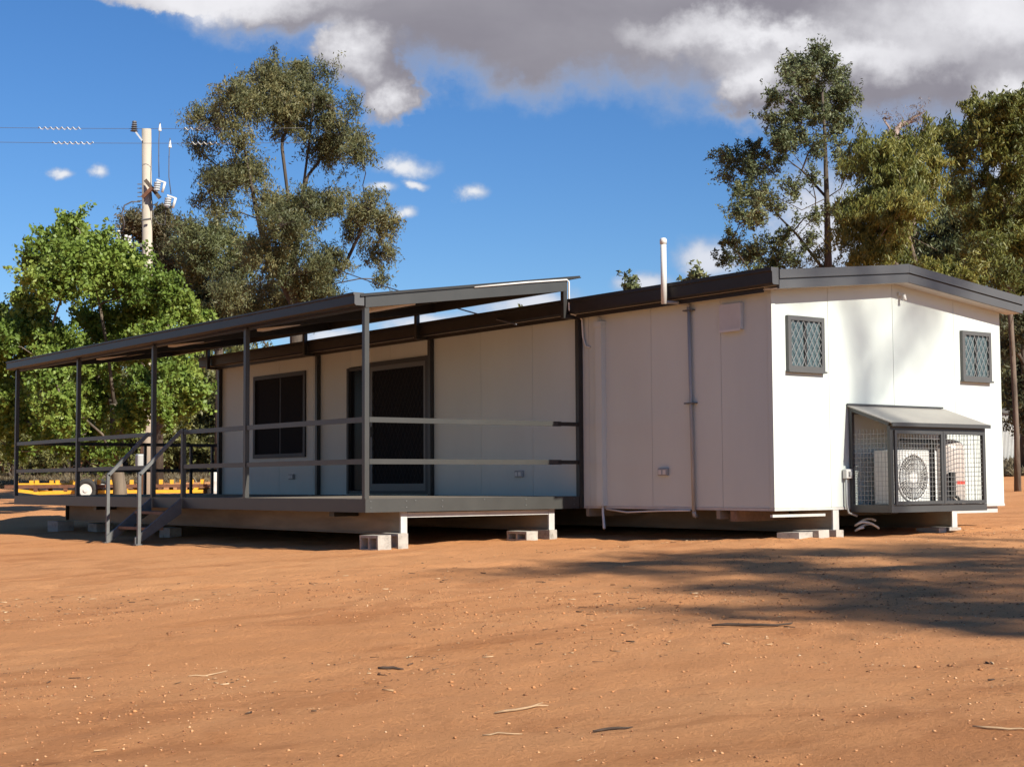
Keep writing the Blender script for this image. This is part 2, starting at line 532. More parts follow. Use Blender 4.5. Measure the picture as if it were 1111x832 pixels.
M['stick_pale'] = paint('bleached_stick', (0.40, 0.27, 0.155), 0.85, var=0.2, scale=20)
M['stick_and_shade'] = paint('dark_bark_and_shade', (0.05, 0.032, 0.022), 0.9, var=0.3, scale=20)
for px, py, L, ang, mt, lab, th in (
        (566, 769, 0.24, 0.1, 'stick_pale', 'forked pale stick lying in the middle foreground', 0.006),
        (226, 727, 0.22, 0.45, 'stick_pale', 'thin straight bleached twig on bare soil at left', 0.004),
        (1088, 797, 0.22, -0.35, 'stick_pale', 'pale bent stick near the bottom right corner', 0.005),
        (545, 798, 0.16, -0.1, 'stick_pale', 'short pale twig lowest in the middle foreground', 0.004),
        (816, 677, 0.50, -0.15, 'stick_and_shade', 'dark strip standing in for shaded uneven soil below the tree shadow', 0.011),  # low dark strip stands in for the shade of uneven soil
        (665, 792, 0.17, 0.2, 'stick_and_shade', 'little dark curved twig right of the pale sticks', 0.006),
        (424, 722, 0.14, 0.1, 'stick_and_shade', 'dark chip of bark left of the centre foreground', 0.009)):
    p = ground_pixel(px, py)
    a = -YAW + ang
    mb = MB(); pts = []
    for i in range(6):
        t = (i / 5 - 0.5) * L
        wob = 0.05 * L * math.sin(i * 1.7 + px)
        x = p[0] + math.cos(a) * t - math.sin(a) * wob; y = p[1] + math.sin(a) * t + math.cos(a) * wob
        pts.append((x, y, gz(x, y) + th * 0.8 + abs(wob) * 0.4))
    mb.tube(pts, [th * 0.6, th, th, th * 0.9, th * 0.7, th * 0.35], 6)
    if 'forked' in lab:
        q = Vector(pts[3]); mb.tube([q, q + Vector((math.cos(a + 0.7), math.sin(a + 0.7), 0.12)) * 0.10], [th * 0.7, th * 0.3], 5)
    tag(mb.build('stick', mt, smooth=True), lab, 'stick', 'sticks on the soil')

# ------------------------------------------------------------------ cabin
W, LY = 4.272, 14.05
RX = W / 2
SL = 0.105                        # roof slope
WT = 0.07                         # wall panel thickness
cab = thing('cabin', 'long cream panel cabin on steel skids with low grey gable roof', 'house', (0, 0, -0.30))
CZ = 0.30                         # the Empty sits at skid level


def C(mb, name, mat, parent=None, **kw):
    mb.v = [(x, y, z + CZ) for x, y, z in mb.v] if parent is None else mb.v
    return mb.build(name, mat, cab if parent is None else parent, **kw)


def sub(mb, name, mat, parent, **kw):
    mb.v = [(x, y, z + CZ) for x, y, z in mb.v]
    return mb.build(name, mat, parent, **kw)


def topz(x):
    return 2.49 + SL * (RX - abs(x - RX))


# near gable wall: panels with fine joints over a recessed core
gw = MB()
sx = [0.0, 0.95, 2.12, 3.31, W]
for a, b in zip(sx[:-1], sx[1:]):
    a += 0.003 if a > 0 else 0; b -= 0.003 if b < W else 0
    pl = [(a, 0), (b, 0), (b, topz(b))] + ([(RX, topz(RX))] if a < RX < b else []) + [(a, topz(a))]
    gw.prism(pl, 0.0, WT)
C(gw, 'wall', 'wall')
gj = MB(); gj.prism([(0.08, 0.02), (W - 0.08, 0.02), (W - 0.08, topz(W - 0.08) - .01), (RX, topz(RX) - .01), (0.08, topz(0.08) - .01)], 0.004, WT - 0.004)
C(gj, 'wall_joint', 'wall_joint')
# long wall facing the deck, with openings for window and door
lw = MB()
WIN = (10.78, 12.64, 0.78, 2.21)
DOOR = (7.03, 9.34, 0.14, 2.19)
seams = [0.0, 0.82, 2.04, 3.25, 4.46, 5.67, 6.88, 8.09, 9.30, 10.51, 11.72, 12.93, LY]
WZT = 2.52


def wall_piece(mb, y0, y1, z0, z1, x0=0.0, x1=WT):
    if y1 - y0 > 0.01 and z1 - z0 > 0.01:
        mb.box(x0, x1, y0, y1, z0, z1)


for a, b in zip(seams[:-1], seams[1:]):
    if a == 0.0: a = WT + 0.001
    b -= 0.006
    cuts = [(a, b, 0.0, WZT)]
    for (o0, o1, oz0, oz1) in (WIN, DOOR):
        nxt = []
        for (y0, y1, z0, z1) in cuts:
            i0, i1 = max(y0, o0), min(y1, o1)
            if i1 - i0 <= 0.0:
                nxt.append((y0, y1, z0, z1)); continue
            nxt += [(y0, i0, z0, z1), (i1, y1, z0, z1), (i0, i1, z0, oz0), (i0, i1, oz1, z1)]
        cuts = nxt
    for c in cuts: wall_piece(lw, *c)
C(lw, 'wall', 'wall')
for s_ in seams[1:-1]:
    if not (WIN[0] < s_ < WIN[1] or DOOR[0] < s_ < DOOR[1]):
        C(MB().box(0.004, WT - 0.004, s_ - 0.03, s_ + 0.03, 0.01, WZT - 0.01), 'wall_joint', 'wall_joint')
C(MB().box(W - WT, W, WT + 0.001, LY, 0, WZT), 'wall', 'wall')
bw = MB().prism([(0, 0), (W, 0), (W, topz(W)), (RX, topz(RX)), (0, topz(0))], LY + 0.002, LY + WT)
C(bw, 'wall', 'wall')
C(MB().box(-0.012, 0.05, -0.012, -0.001, 0.0, 2.44).box(-0.012, -0.001, 0.0, 0.05, 0.0, 2.44), 'corner_flashing', 'wall')
C(MB().box(0.10, W - 0.1, 0.1, LY - 0.1, -0.035, -0.004), 'floor', 'skid')
# metal floor channel under the wall panels
C(MB().box(-0.006, W + 0.006, -0.006, 0.08, -0.032, -0.002), 'floor_channel', 'pale_steel')
C(MB().box(-0.006, 0.08, 0.085, LY, -0.032, -0.002), 'floor_channel', 'pale_steel')
# roof sheets, ridge, ribs
OV = 0.24
x0, x1 = -0.13, W + 0.13


def rz(x):
    return 2.665 + SL * (RX - abs(x - RX))


rf = MB()
for a, b in ((x0, RX), (RX, x1)):
    rf.prism([(a, rz(a) - 0.035), (b, rz(b) - 0.035), (b, rz(b) - 0.008), (a, rz(a) - 0.008)], -OV + 0.03, LY + OV)
    n = int((LY + 2 * OV) / 0.19)
    for i in range(1, n):
        y = -OV + i * 0.19
        rf.prism([(a, rz(a) - 0.008), (b, rz(b) - 0.008), (b, rz(b) + 0.016), (a, rz(a) + 0.016)], y - 0.015, y + 0.015)
C(rf, 'roof', 'roof')
C(MB().prism([(RX - 0.18, rz(RX - 0.18) + 0.018), (RX, rz(RX) + 0.02), (RX + 0.18, rz(RX + 0.18) + 0.018), (RX + 0.18, rz(RX + .18) + 0.026), (RX, rz(RX) + 0.03), (RX - 0.18, rz(RX - .18) + 0.026)], -OV - 0.01, LY + OV), 'ridge_cap', 'barge')
# barge boards on the near gable: upper fold, groove, lower board
for a, b in ((x0 + 0.002, RX - 0.001), (RX + 0.001, x1 + 0.02)):
    bb = MB()
    bb.prism([(a, rz(a) - 0.080), (b, rz(b) - 0.080), (b, rz(b) + 0.022), (a, rz(a) + 0.022)], -OV - 0.022, -OV + 0.02)
    bb.prism([(a, rz(a) - 0.195), (b, rz(b) - 0.195), (b, rz(b) - 0.096), (a, rz(a) - 0.096)], -OV - 0.012, -OV + 0.02)
    bb.prism([(a, rz(a) - 0.096), (b, rz(b) - 0.096), (b, rz(b) - 0.080), (a, rz(a) - 0.080)], -OV + 0.012, -OV + 0.02)
    C(bb, 'bargeboard', 'barge')
    sf = MB().prism([(a, rz(a) - 0.190), (b, rz(b) - 0.190), (b, rz(b) - 0.178), (a, rz(a) - 0.178)], -OV + 0.022, -0.002)
    C(sf, 'soffit', 'soffit')
for a, b in ((x0, RX), (RX, x1)):
    C(MB().prism([(a, rz(a) - 0.19), (b, rz(b) - 0.19), (b, rz(b) + 0.02), (a, rz(a) + 0.02)], LY + OV + 0.002, LY + OV + 0.04), 'bargeboard', 'barge')
# eave soffit and gutters
C(MB().box(-0.13, -0.014, -0.20, LY + 0.2, 2.495, 2.507), 'soffit', 'soffit')


def gutter(sign, xw):
    g = MB()
    o = [(0, 2.500), (0.085, 2.500), (0.100, 2.515), (0.104, 2.640), (0.118, 2.652), (0.118, 2.692), (0.106, 2.692), (0.104, 2.664), (0.090, 2.652), (0.086, 2.516), (0.010, 2.514), (0.010, 2.66), (0, 2.66)]
    g.prism([(xw + sign * a, z) for a, z in o], -OV - 0.0, LY + 0.42)
    end = [(0, 2.500), (0.085, 2.500), (0.100, 2.515), (0.104, 2.640), (0.118, 2.652), (0.118, 2.692), (0, 2.692)]
    go = C(g, 'gutter', 'gutter')
    for ya, yb in ((-OV - 0.006, -OV - 0.001), (LY + 0.421, LY + 0.426)):
        sub(MB().prism([(xw + sign * a, z) for a, z in end], ya, yb), 'end_cap', 'barge', go)


gutter(-1, -0.132)
gutter(1, W + 0.152)
# under-gutter joint line and brackets of the eave
C(MB().box(-0.126, -0.112, 0.0, LY, 2.44, 2.4945), 'eave_trim', 'gutter')


# windows on the gable: frame, sliding panes, diamond security grille
def diamond(mb, u0, u1, v0, v1, pitch, w, put):
    """flat bars at 60 degrees clipped to a rectangle; put(u, v, layer) maps to world"""
    k = 1.75
    for lay, sgn in ((0, 1), (1, -1)):
        n = int(((u1 - u0) + (v1 - v0) / k) / pitch) + 2
        for i in range(-n, n + 1):
            c = (u0 if sgn > 0 else u1) + sgn * i * pitch
            pts = []
            for v in (v0, v1):
                pts.append([c + sgn * (v - v0) / k, v])
            (ua, va), (ub, vb) = pts
            if ua > ub: (ua, va), (ub, vb) = (ub, vb), (ua, va)
            if ub <= u0 or ua >= u1: continue
            sl = (vb - va) / (ub - ua)
            if ua < u0: va += sl * (u0 - ua); ua = u0
            if ub > u1: vb += sl * (u1 - ub); ub = u1
            if abs(ub - ua) < 0.01: continue
            mb.bar(put(ua, va, lay), put(ub, vb, lay), w, 0.003, up=put(0, 0, 99))


def gable_window(xa, xb, za, zb):
    fr = MB(); t = 0.052
    fr.box(xa, xb, -0.045, 0.01 - 0.012, za, za + t).box(xa, xb, -0.045, -0.002, zb - t, zb)
    fr.box(xa, xa + t, -0.045, -0.002, za + t, zb - t).box(xb - t, xb, -0.045, -0.002, za + t, zb - t)
    fr.box(xa - 0.012, xb + 0.012, -0.065, -0.002, za - 0.022, za - 0.001)
    w = C(fr, 'window', 'frame')
    xm = (xa + xb) / 2
    sub(MB().box(xa + t, xm - 0.02, -0.012, -0.004, za + t, zb - t).box(xm + 0.02, xb - t, -0.016, -0.008, za + t, zb - t), 'pane', 'glass_curtain', w)
    sub(MB().box(xm - 0.02, xm + 0.02, -0.024, -0.003, za + t, zb - t), 'mullion', 'frame_dark', w)
    g = MB()
    diamond(g, xa + t, xb - t, za + t, zb - t, 0.088, 0.007, lambda u, v, l: Vector((0, 1, 0)) if l == 99 else Vector((u, -0.034 - 0.004 * l, v)))
    sub(g, 'security_grille', 'wire', w)


gable_window(0.228, 0.842, 1.57, 2.20)
gable_window(3.431, 4.026, 1.57, 2.20)

# window and sliding door on the long wall
y0, y1, z0, z1 = WIN
t = 0.05
fr = MB().box(-0.03, 0.05, y0 - .02, y1 + .02, z0 - .02, z0 + t).box(-0.03, 0.05, y0 - .02, y1 + .02, z1 - t, z1 + .02)
fr.box(-0.03, 0.05, y0 - .02, y0 + t, z0 + t, z1 - t).box(-0.03, 0.05, y1 - t, y1 + .02, z0 + t, z1 - t)
w = C(fr, 'window', 'frame_dark')
ym = (y0 + y1) / 2
sub(MB().box(0.01, 0.03, ym - 0.03, ym + 0.03, z0 + t, z1 - t), 'mullion', 'frame_dark', w)
sub(MB().box(0.022, 0.028, ym + 0.03, y1 - t, z0 + t, z1 - t).box(0.030, 0.036, y0 + t, ym - 0.03, z0 + t, z1 - t), 'pane', 'glass_dark', w)
for ya, yb in ((y0 + t, ym - 0.032), (ym + 0.032, y1 - t)):
    sub(MB().box(0.002, 0.006, ya, yb, z0 + t, z1 - t), 'fly_screen', 'screen', w)
y0, y1, z0, z1 = DOOR
ym = 8.63
fr = MB().box(-0.035, 0.055, y0 - .05, y0 + .03, z0, z1 + .03).box(-0.035, 0.055, y1 - .03, y1 + .03, z0, z1 - 0.02)
fr.box(-0.035, 0.055, y0 + .03, ym + 0.03, z1 - .04, z1 + .03).box(-0.03, 0.055, ym + .03, y1 - .03, z1 - .07, z1 - 0.02)
fr.box(-0.03, 0.055, y0 + .03, y1 - .03, z0, z0 + .05)
dr = C(fr, 'sliding_door', 'frame_dark')
st = MB()
for a in (y0 + .03, ym - .03):
    st.box(-0.022, 0.012, a, a + 0.065, z0 + .05, z1 - .04)
st.box(-0.022, 0.012, y0 + .095, ym - .03, z0 + .05, z0 + .16).box(-0.022, 0.012, y0 + .095, ym - .03, z1 - .11, z1 - .04)
sub(st, 'screen_frame', 'frame', dr)
g = MB()
diamond(g, y0 + .095, ym - .03, z0 + .16, z1 - .11, 0.105, 0.006, lambda u, v, l: Vector((1, 0, 0)) if l == 99 else Vector((-0.010 - 0.004 * l, u, v)))
sub(g, 'security_grille', 'grille', dr)
sub(MB().box(0.002, 0.008, y0 + .095, ym - .03, z0 + .16, z1 - .11), 'fly_screen', 'screen', dr)
sub(MB().box(0.024, 0.030, ym + .04, y1 - .03, z0 + .06, z1 - .07).box(0.034, 0.040, y0 + .03, ym + .04, z0 + .06, z1 - .07), 'pane', 'glass_dark', dr)
sub(MB().box(-0.05, -0.024, ym - 0.016, ym + 0.02, z0 + .90, z0 + 1.06), 'handle', 'galv', dr)

# pipes, covers and fittings on the long wall
dp = MB().tube([(-0.035, 1.275, -0.05), (-0.035, 1.30, 1.2), (-0.035, 1.315, 2.40)], 0.022, 10)
pipe = C(dp, 'waste_pipe', 'greyplastic', smooth=True)
for ya, yb, za in ((1.22, 1.40, 1.235), (1.24, 1.40, 2.355)):
    sub(MB().box(-0.06, -0.001, ya, yb, za, za + 0.017), 'pipe_clip', 'galv', pipe)
sub(MB().tube([(-0.035, 1.275, -0.05), (-0.01, 1.29, -0.10), (0.06, 1.32, -0.11)], 0.026, 8), 'elbow', 'greyplastic', pipe, smooth=True)
vp = MB().tube([(-0.035, 1.315, 2.40), (-0.035, 1.33, 2.445), (-0.10, 1.40, 2.46), (-0.25, 1.46, 2.462), (-0.295, 1.47, 2.47)], 0.022, 10)
sub(vp, 'elbow', 'greyplastic', pipe, smooth=True)
vent = C(MB().tube([(-0.295, 1.47, 2.44), (-0.295, 1.47, 3.17)], 0.036, 14), 'vent_pipe', 'plastic', smooth=True)
sub(MB().lathe([(0.042, 3.165), (0.043, 3.215), (0.034, 3.235), (0.012, 3.242)], (-0.295, 1.47, 0), 14), 'cap', 'plastic', vent, smooth=True)
tr = C(MB().box(-0.075, -0.001, 2.91, 3.03, 0.0, 2.30), 'pipe_duct', 'wall')
sub(MB().box(-0.088, -0.001, 2.90, 3.045, 2.30, 2.37).box(-0.03, -0.001, 3.01, 3.09, 2.30, 2.44), 'cap', 'wall', tr)
sub(MB().tube([(-0.03, 2.96, 0.0), (-0.035, 2.95, -0.10), (-0.06, 2.91, -0.20), (-0.12, 2.83, -0.28)], 0.017, 8), 'drain_hose', 'plastic', tr, smooth=True)
sub(MB().tube([(-0.02, 2.9, -0.04), (-0.02, 2.5, -0.075), (-0.02, 1.9, -0.05), (-0.02, 1.35, -0.04)], 0.012, 6), 'cable', 'plastic', tr, smooth=True)
vb = C(MB().box(-0.055, -0.001, 0.435, 0.785, 2.06, 2.375), 'vent_box', 'vent_cover', bevel=0.006)
sub(MB().box(-0.062, -0.056, 0.44, 0.78, 2.045, 2.075), 'drip_edge', 'plastic', vb)
for y, z in ((1.82, 0.425), (4.75, 0.425), (11.24, 0.43)):
    po = C(MB().box(-0.04, -0.001, y - 0.085, y + 0.085, z - 0.045, z + 0.045), 'power_outlet', 'greyplastic', bevel=0.008)
    for ya in (y - 0.065, y + 0.012):
        sub(MB().box(-0.046, -0.0405, ya, ya + 0.053, z - 0.03, z + 0.025), 'socket_cover', 'plastic', po)
fl = C(MB().box(2.22, 2.30, -0.03, -0.001, 2.555, 2.60).tube([(2.26, -0.03, 2.575), (2.26, -0.08, 2.55)], 0.012, 8), 'wall_light', 'plastic')
sub(MB().tube([(2.26, -0.07, 2.575), (2.26, -0.085, 2.50)], [0.018, 0.024], 10), 'lamp_head', 'plastic', fl, smooth=True)

# skids under the cabin
for x in (1.02, 3.235):
    sk = C(MB().box(x - 0.02, x + 0.02, 0.02, LY - 0.1, -0.30, -0.04).box(x - 0.06, x + 0.06, 0.02, LY - 0.1, -0.30, -0.285), 'skid', 'skid')
    sub(MB().box(x - 0.05, x + 0.05, -0.004, 0.018, -0.30, -0.036), 'end_plate', 'pale_steel', sk)
for y in (0.9, 3.3, 5.7, 8.1, 10.5, 12.9):
    C(MB().box(-0.0, W, y - 0.03, y + 0.03, -0.135, -0.036), 'cross_beam', 'skid')
C(MB().box(0.02, 0.90, 0.05, 0.09, -0.105, -0.075), 'floor_batten', 'pale_steel')
C(MB().box(3.36, 4.20, 0.05, 0.10, -0.115, -0.036), 'cross_beam', 'pale_steel')
# the first steel outrigger visible below the floor on the long side
C(MB().box(0.02, 0.9, 0.62, 0.72, -0.16, -0.036), 'cross_beam', 'timber')

# ------------------------------------------------------------------ verandah
D_, YD, YL = 3.30, 3.404, 15.60
ver = thing('verandah', 'raised charcoal steel verandah with flat skillion roof along the cabin', 'verandah', (-1.6, 9.5, -0.30))
VO = (-1.6, 9.5, -0.30)


def V(mb, name, mat, parent=None, **kw):
    mb.v = [(x - VO[0], y - VO[1], z - VO[2]) for x, y, z in mb.v]
    return mb.build(name, mat, ver if parent is None else parent, **kw)


ZT, ZB = 0.126, -0.035
# deck boards (one sheet of boards with gaps), fascia, joists
db = MB(); y = YD + 0.045
while y < YL - 0.05:
    db.box(-D_ + 0.045, -0.008 if y < LY + 0.1 else 0.85, y, min(y + 0.086, YL - 0.045), ZT - 0.022, ZT - 0.002); y += 0.092
V(db, 'deck', 'deck')
fa = V(MB().box(-D_ - 0.02, -0.05, YD - 0.02, YD + 0.03, ZB, ZT), 'deck_fascia', 'fascia')
for x in (-3.25, -2.75, -2.62, -2.23, -1.6, -0.95, -0.16):
    for z in ((0.095, 0.02) if x not in (-2.62, -1.6) else (0.1,)):
        V(MB().box(x - 0.007, x + 0.007, YD - 0.027, YD - 0.021, z - 0.007, z + 0.007), 'bolt', 'galv', fa)
V(MB().box(-D_ - 0.02, -D_ + 0.03, YD + 0.032, YL, ZB, ZT - 0.004), 'deck_fascia', 'fascia')
V(MB().box(-D_ + 0.032, 0.85, YL - 0.05, YL - 0.001, ZB, ZT - 0.004), 'deck_fascia', 'fascia')
jo = MB()
for x in (-2.95, -2.4, -1.85, -1.3, -0.75, -0.2):
    jo.box(x - 0.02, x + 0.02, YD + 0.032, YL - 0.052, ZB + 0.002, ZT - 0.026)
V(jo, 'deck_joist', 'steel_dark')
# skids and channel ends
for x in (-2.725, -0.46):
    s_ = V(MB().box(x - 0.018, x + 0.018, YD + 0.10, 14.4, -0.31, -0.038).box(x - 0.055, x + 0.055, YD + 0.10, 14.4, -0.315, -0.30), 'skid', 'skid')
    V(MB().box(x - 0.045, x + 0.045, YD + 0.07, YD + 0.098, -0.315, -0.037), 'end_plate', 'pale_steel', s_)
V(MB().box(-2.675, -0.51, YD + 0.075, YD + 0.11, -0.105, -0.045).box(-2.675, -0.51, YD + 0.065, YD + 0.075, -0.052, -0.045), 'cross_beam', 'pale_steel')
for y in (5.6, 8.0, 10.4, 12.8):
    V(MB().box(-2.70, -0.48, y - 0.03, y + 0.03, -0.14, -0.04), 'cross_beam', 'skid')
V(MB().box(-2.80, -2.70, 14.405, 14.43, -0.31, -0.038), 'end_plate', 'steel_dark')
# bearers poking past the skid below the fascia
for y in (4.55, 12.3):
    V(MB().box(-3.1, -2.75, y - 0.06, y + 0.06, -0.10, -0.04), 'bearer', 'steel_dark')
# front posts
PW = 0.062
posts = [3.404, 6.47, 9.50, 12.55, 15.56]


def vroof(x):
    return 2.535 + 0.1405 * (x + 3.32)


for y in posts:
    V(MB().box(-D_ - 0.031, -D_ + 0.031, y - 0.031 + 0.01, y + 0.041, ZT - 0.003, 2.385), 'post', 'steel')
V(MB().box(-D_ - 0.03, -D_ + 0.03, 8.42, 8.48, ZT - 0.003, 1.115), 'post', 'steel')
for x in (-0.82, 0.13, 0.58):
    V(MB().box(x - 0.025, x + 0.025, YL - 0.05, YL - 0.003, ZT - 0.003, 1.065), 'post', 'steel_dark')
# wall posts with the jog under the gutter and riser to the roof
for y in (3.404, 6.90, 10.30, 13.98):
    p = V(MB().box(-0.075, -0.005, y - 0.035, y + 0.035, -0.03 if y < 4 else ZT - 0.003, 2.44), 'wall_post', 'steel_dark')
    V(MB().box(-0.315, -0.005, y - 0.032, y + 0.032, 2.442, 2.488).box(-0.315, -0.255, y - 0.032, y + 0.032, 2.489, 2.80), 'bracket', 'steel_dark', p)
# roof beams, purlins, sheet, gutter
for y, mt in ((YD, 'steel'), (6.47, 'steel_dark'), (9.50, 'steel_dark'), (12.55, 'steel_dark'), (15.56, 'steel_dark')):
    b_ = MB().prism([(-3.325, 2.385), (-0.25, 2.80), (-0.25, vroof(-0.25) - 0.018), (-3.325, vroof(-3.325) - 0.018)], y - 0.03, y + 0.03)
    V(b_, 'roof_beam', mt)
for x in (-3.28, -2.3, -1.3, -0.285):
    zt = vroof(x) - 0.02
    segs = [3.436, 6.438, 9.468, 12.518, 15.528]
    pu = MB()
    for a, b in zip(posts[:-1], posts[1:]):
        pu.box(x - 0.025, x + 0.025, a + 0.032, b - 0.032, zt - (0.14 if x in (-3.28, -0.285) else 0.07), zt)
    V(pu, 'purlin', 'steel_dark')
sh = MB()
xa, xb = -3.40, -0.03
sh.quadbox([(xa, YD - 0.05, vroof(xa) - 0.014), (xb, YD - 0.05, vroof(xb) - 0.014), (xb, YL + 0.05, vroof(xb) - 0.014), (xa, YL + 0.05, vroof(xa) - 0.014),
            (xa, YD - 0.05, vroof(xa) - 0.002), (xb, YD - 0.05, vroof(xb) - 0.002), (xb, YL + 0.05, vroof(xb) - 0.002), (xa, YL + 0.05, vroof(xa) - 0.002)])
y = YD - 0.03
while y < YL:
    sh.quadbox([(xa, y, vroof(xa) - 0.001), (xb, y, vroof(xb) - 0.001), (xb, y + 0.03, vroof(xb) - 0.001), (xa, y + 0.03, vroof(xa) - 0.001),
                (xa, y, vroof(xa) + 0.02), (xb, y, vroof(xb) + 0.02), (xb, y + 0.03, vroof(xb) + 0.02), (xa, y + 0.03, vroof(xa) + 0.02)])
    y += 0.2
V(sh, 'roof', 'steel_dark')
gt = V(MB().prism([(-3.345, 2.405), (-3.455, 2.405), (-3.475, 2.425), (-3.475, 2.525), (-3.49, 2.535), (-3.49, 2.558), (-3.478, 2.558), (-3.462, 2.53), (-3.46, 2.43), (-3.35, 2.418)], YD - 0.02, YL + 0.06), 'gutter', 'gutter')
for ya, yb in ((YD - 0.027, YD - 0.021), (YL + 0.061, YL + 0.067)):
    V(MB().prism([(-3.342, 2.405), (-3.455, 2.405), (-3.475, 2.425), (-3.475, 2.525), (-3.49, 2.535), (-3.49, 2.558), (-3.342, 2.558)], ya, yb), 'end_cap', 'barge', gt)
# rails
RT, RM = 1.06, 0.565


def rail(a, b, z, mt='steel'):
    V(MB().bar((a[0], a[1], z), (b[0], b[1], z), 0.04, 0.062), 'rail', mt)


for z in (RT, RM):
    rail((-3.265, YD), (-0.36, YD), z)
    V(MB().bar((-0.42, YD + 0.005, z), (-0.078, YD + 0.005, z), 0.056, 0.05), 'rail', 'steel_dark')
    rail((-D_, 3.45), (-D_, 6.445), z); rail((-D_, 6.515), (-D_, 8.415), z)
    rail((-D_, 9.545), (-D_, 12.525), z); rail((-D_, 12.595), (-D_, 15.53), z)
    rail((-3.26, YL - 0.03), (1.0, YL - 0.03), z + 0.012, 'steel_dark')
# batten lights under the roof
for y in (4.15, 7.05, 10.1, 13.1):
    xl = -2.52
    zl = vroof(xl) - 0.10
    V(MB().box(xl - 0.055, xl + 0.055, y - 0.55, y + 0.55, zl - 0.055, zl), 'batten_light', 'plastic', bevel=0.01)
# white conduit along the end beam and down the riser
V(MB().tube([(-1.75, YD - 0.04, vroof(-1.75) - 0.015), (-0.9, YD - 0.045, vroof(-0.9) - 0.012), (-0.27, YD - 0.045, vroof(-0.27) - 0.02), (-0.235, YD - 0.045, vroof(-.25) - 0.05),
             (-0.235, YD - 0.045, 2.56), (-0.20, YD - 0.045, 2.50), (-0.07, YD - 0.05, 2.475), (-0.035, YD - 0.065, 2.43), (-0.03, YD - 0.075, 2.2), (-0.02, YD - 0.12, 2.08), (-0.01, YD - 0.2, 2.06)], 0.012, 8), 'conduit', 'plastic', smooth=True)

# ------------------------------------------------------------------ stairs
stz = gz(-3.97, 9.0)
stair = thing('staircase', 'short galvanised stair with two bent handrails at the verandah front', 'stairs', (-3.66, 8.97, stz))


def T(mb, name, mat, **kw):
    mb.v = [(x + 3.66, y - 8.97, z - stz) for x, y, z in mb.v]
    return mb.build(name, mat, stair, **kw)


for y in (8.45, 9.50):
    m = MB()
    a, b = Vector((-3.335, y, 0.02)), Vector((-3.95, y, -0.47))
    m.quadbox([(-3.335, y - .02, -0.11), (-3.335, y + .02, -0.11), (-3.335, y + .02, 0.11), (-3.335, y - .02, 0.11),
               (-4.03, y - .02, -0.66), (-4.03, y + .02, -0.66), (-4.03, y + .02, -0.44), (-4.03, y - .02, -0.44)])
    m.v = [(x, yy, max(z, stz - 0.02)) for x, yy, z in m.v]
    T(m, 'stringer', 'galv')
    h = MB()
    s_ = 1 if y < 9 else -1
    yy = y - s_ * 0.045
    for p, q in (((-3.99, yy, stz - 0.01), (-3.99, yy, 0.46)), ((-3.99, yy, 0.445), (-3.36, yy, 1.075))):
        h.bar(p, q, 0.045, 0.045, up=(0, 1, 0))
    h.bar((-3.99, yy, 0.455), (-3.975, yy, 0.475), 0.044, 0.044, up=(0, 1, 0))
    h.box(-4.05, -3.95, yy - 0.05, yy + 0.05, stz - 0.005, stz + 0.012)
    T(h, 'handrail', 'galv')
for z, x in ((-0.08, -3.47), (-0.30, -3.72)):
    T(MB().box(x - 0.13, x + 0.13, 8.472, 9.478, z - 0.04, z), 'tread', 'timber')

# ------------------------------------------------------------------ caged air conditioner on the gable wall
cg = thing('equipment_cage', 'grey wire mesh cage with sloping lid bolted to the gable wall', 'cage', (2.16, 0, -0.06))


def G(mb, name, mat, parent=None, **kw):
    mb.v = [(x - 2.16, y, z + 0.06) for x, y, z in mb.v]
    return mb.build(name, mat, cg if parent is None else parent, **kw)


XA, XB, YF = 1.27, 3.05, -0.62
XM = 2.20
fr = MB()
fr.box(XA, XB, YF, YF + 0.045, -0.065, 0.022)                                   # bottom front
fr.box(XA, XA + 0.045, YF + 0.046, -0.012, -0.065, 0.022).box(XB - 0.045, XB, YF + 0.046, -0.012, -0.065, 0.022)
for x in (XA, XB - 0.045):
    fr.box(x, x + 0.045, YF, YF + 0.045, 0.023, 0.93)
    fr.box(x, x + 0.045, -0.055, -0.013, 0.023, 1.13)
    fr.bar((x + 0.0225, YF + 0.02, 0.955), (x + 0.0225, -0.02, 1.155), 0.045, 0.045)
fr.box(XA + 0.046, XB - 0.046, YF, YF + 0.04, 0.885, 0.93)
fr.box(XA + 0.046, XB - 0.046, -0.05, -0.013, 1.09, 1.13)
G(fr, 'frame', 'cage')
G(MB().box(XA + 0.046, XB - 0.046, YF + 0.046, -0.013, -0.03, -0.01), 'floor_plate', 'cage')
G(MB().quadbox([(XA - .03, YF - 0.05, 0.955), (XB + .03, YF - 0.05, 0.955), (XB + .03, -0.012, 1.178), (XA - .03, -0.012, 1.178),
                (XA - .03, YF - 0.05, 0.968), (XB + .03, YF - 0.05, 0.968), (XB + .03, -0.012, 1.191), (XA - .03, -0.012, 1.191)]), 'lid', 'cage_roof')
G(MB().box(XA - 0.03, 3.03, -0.03, -0.012, 1.193, 1.215), 'flashing', 'cage')
G(MB().box(XA - .03, XB + .03, YF - 0.062, YF - 0.051, 0.925, 0.970), 'lid_edge', 'cage')


def grid(u0, u1, v0, v1, st, put, w=0.0042):
    m = MB()
    n = round((u1 - u0) / st); k = round((v1 - v0) / st)
    for i in range(1, n):
        u = u0 + (u1 - u0) * i / n
        m.bar(put(u, v0, 0), put(u, v1, 0), w, w)
    for j in range(1, k):
        v = v0 + (v1 - v0) * j / k
        m.bar(put(u0, v, 1), put(u1, v, 1), w, w)
    return m


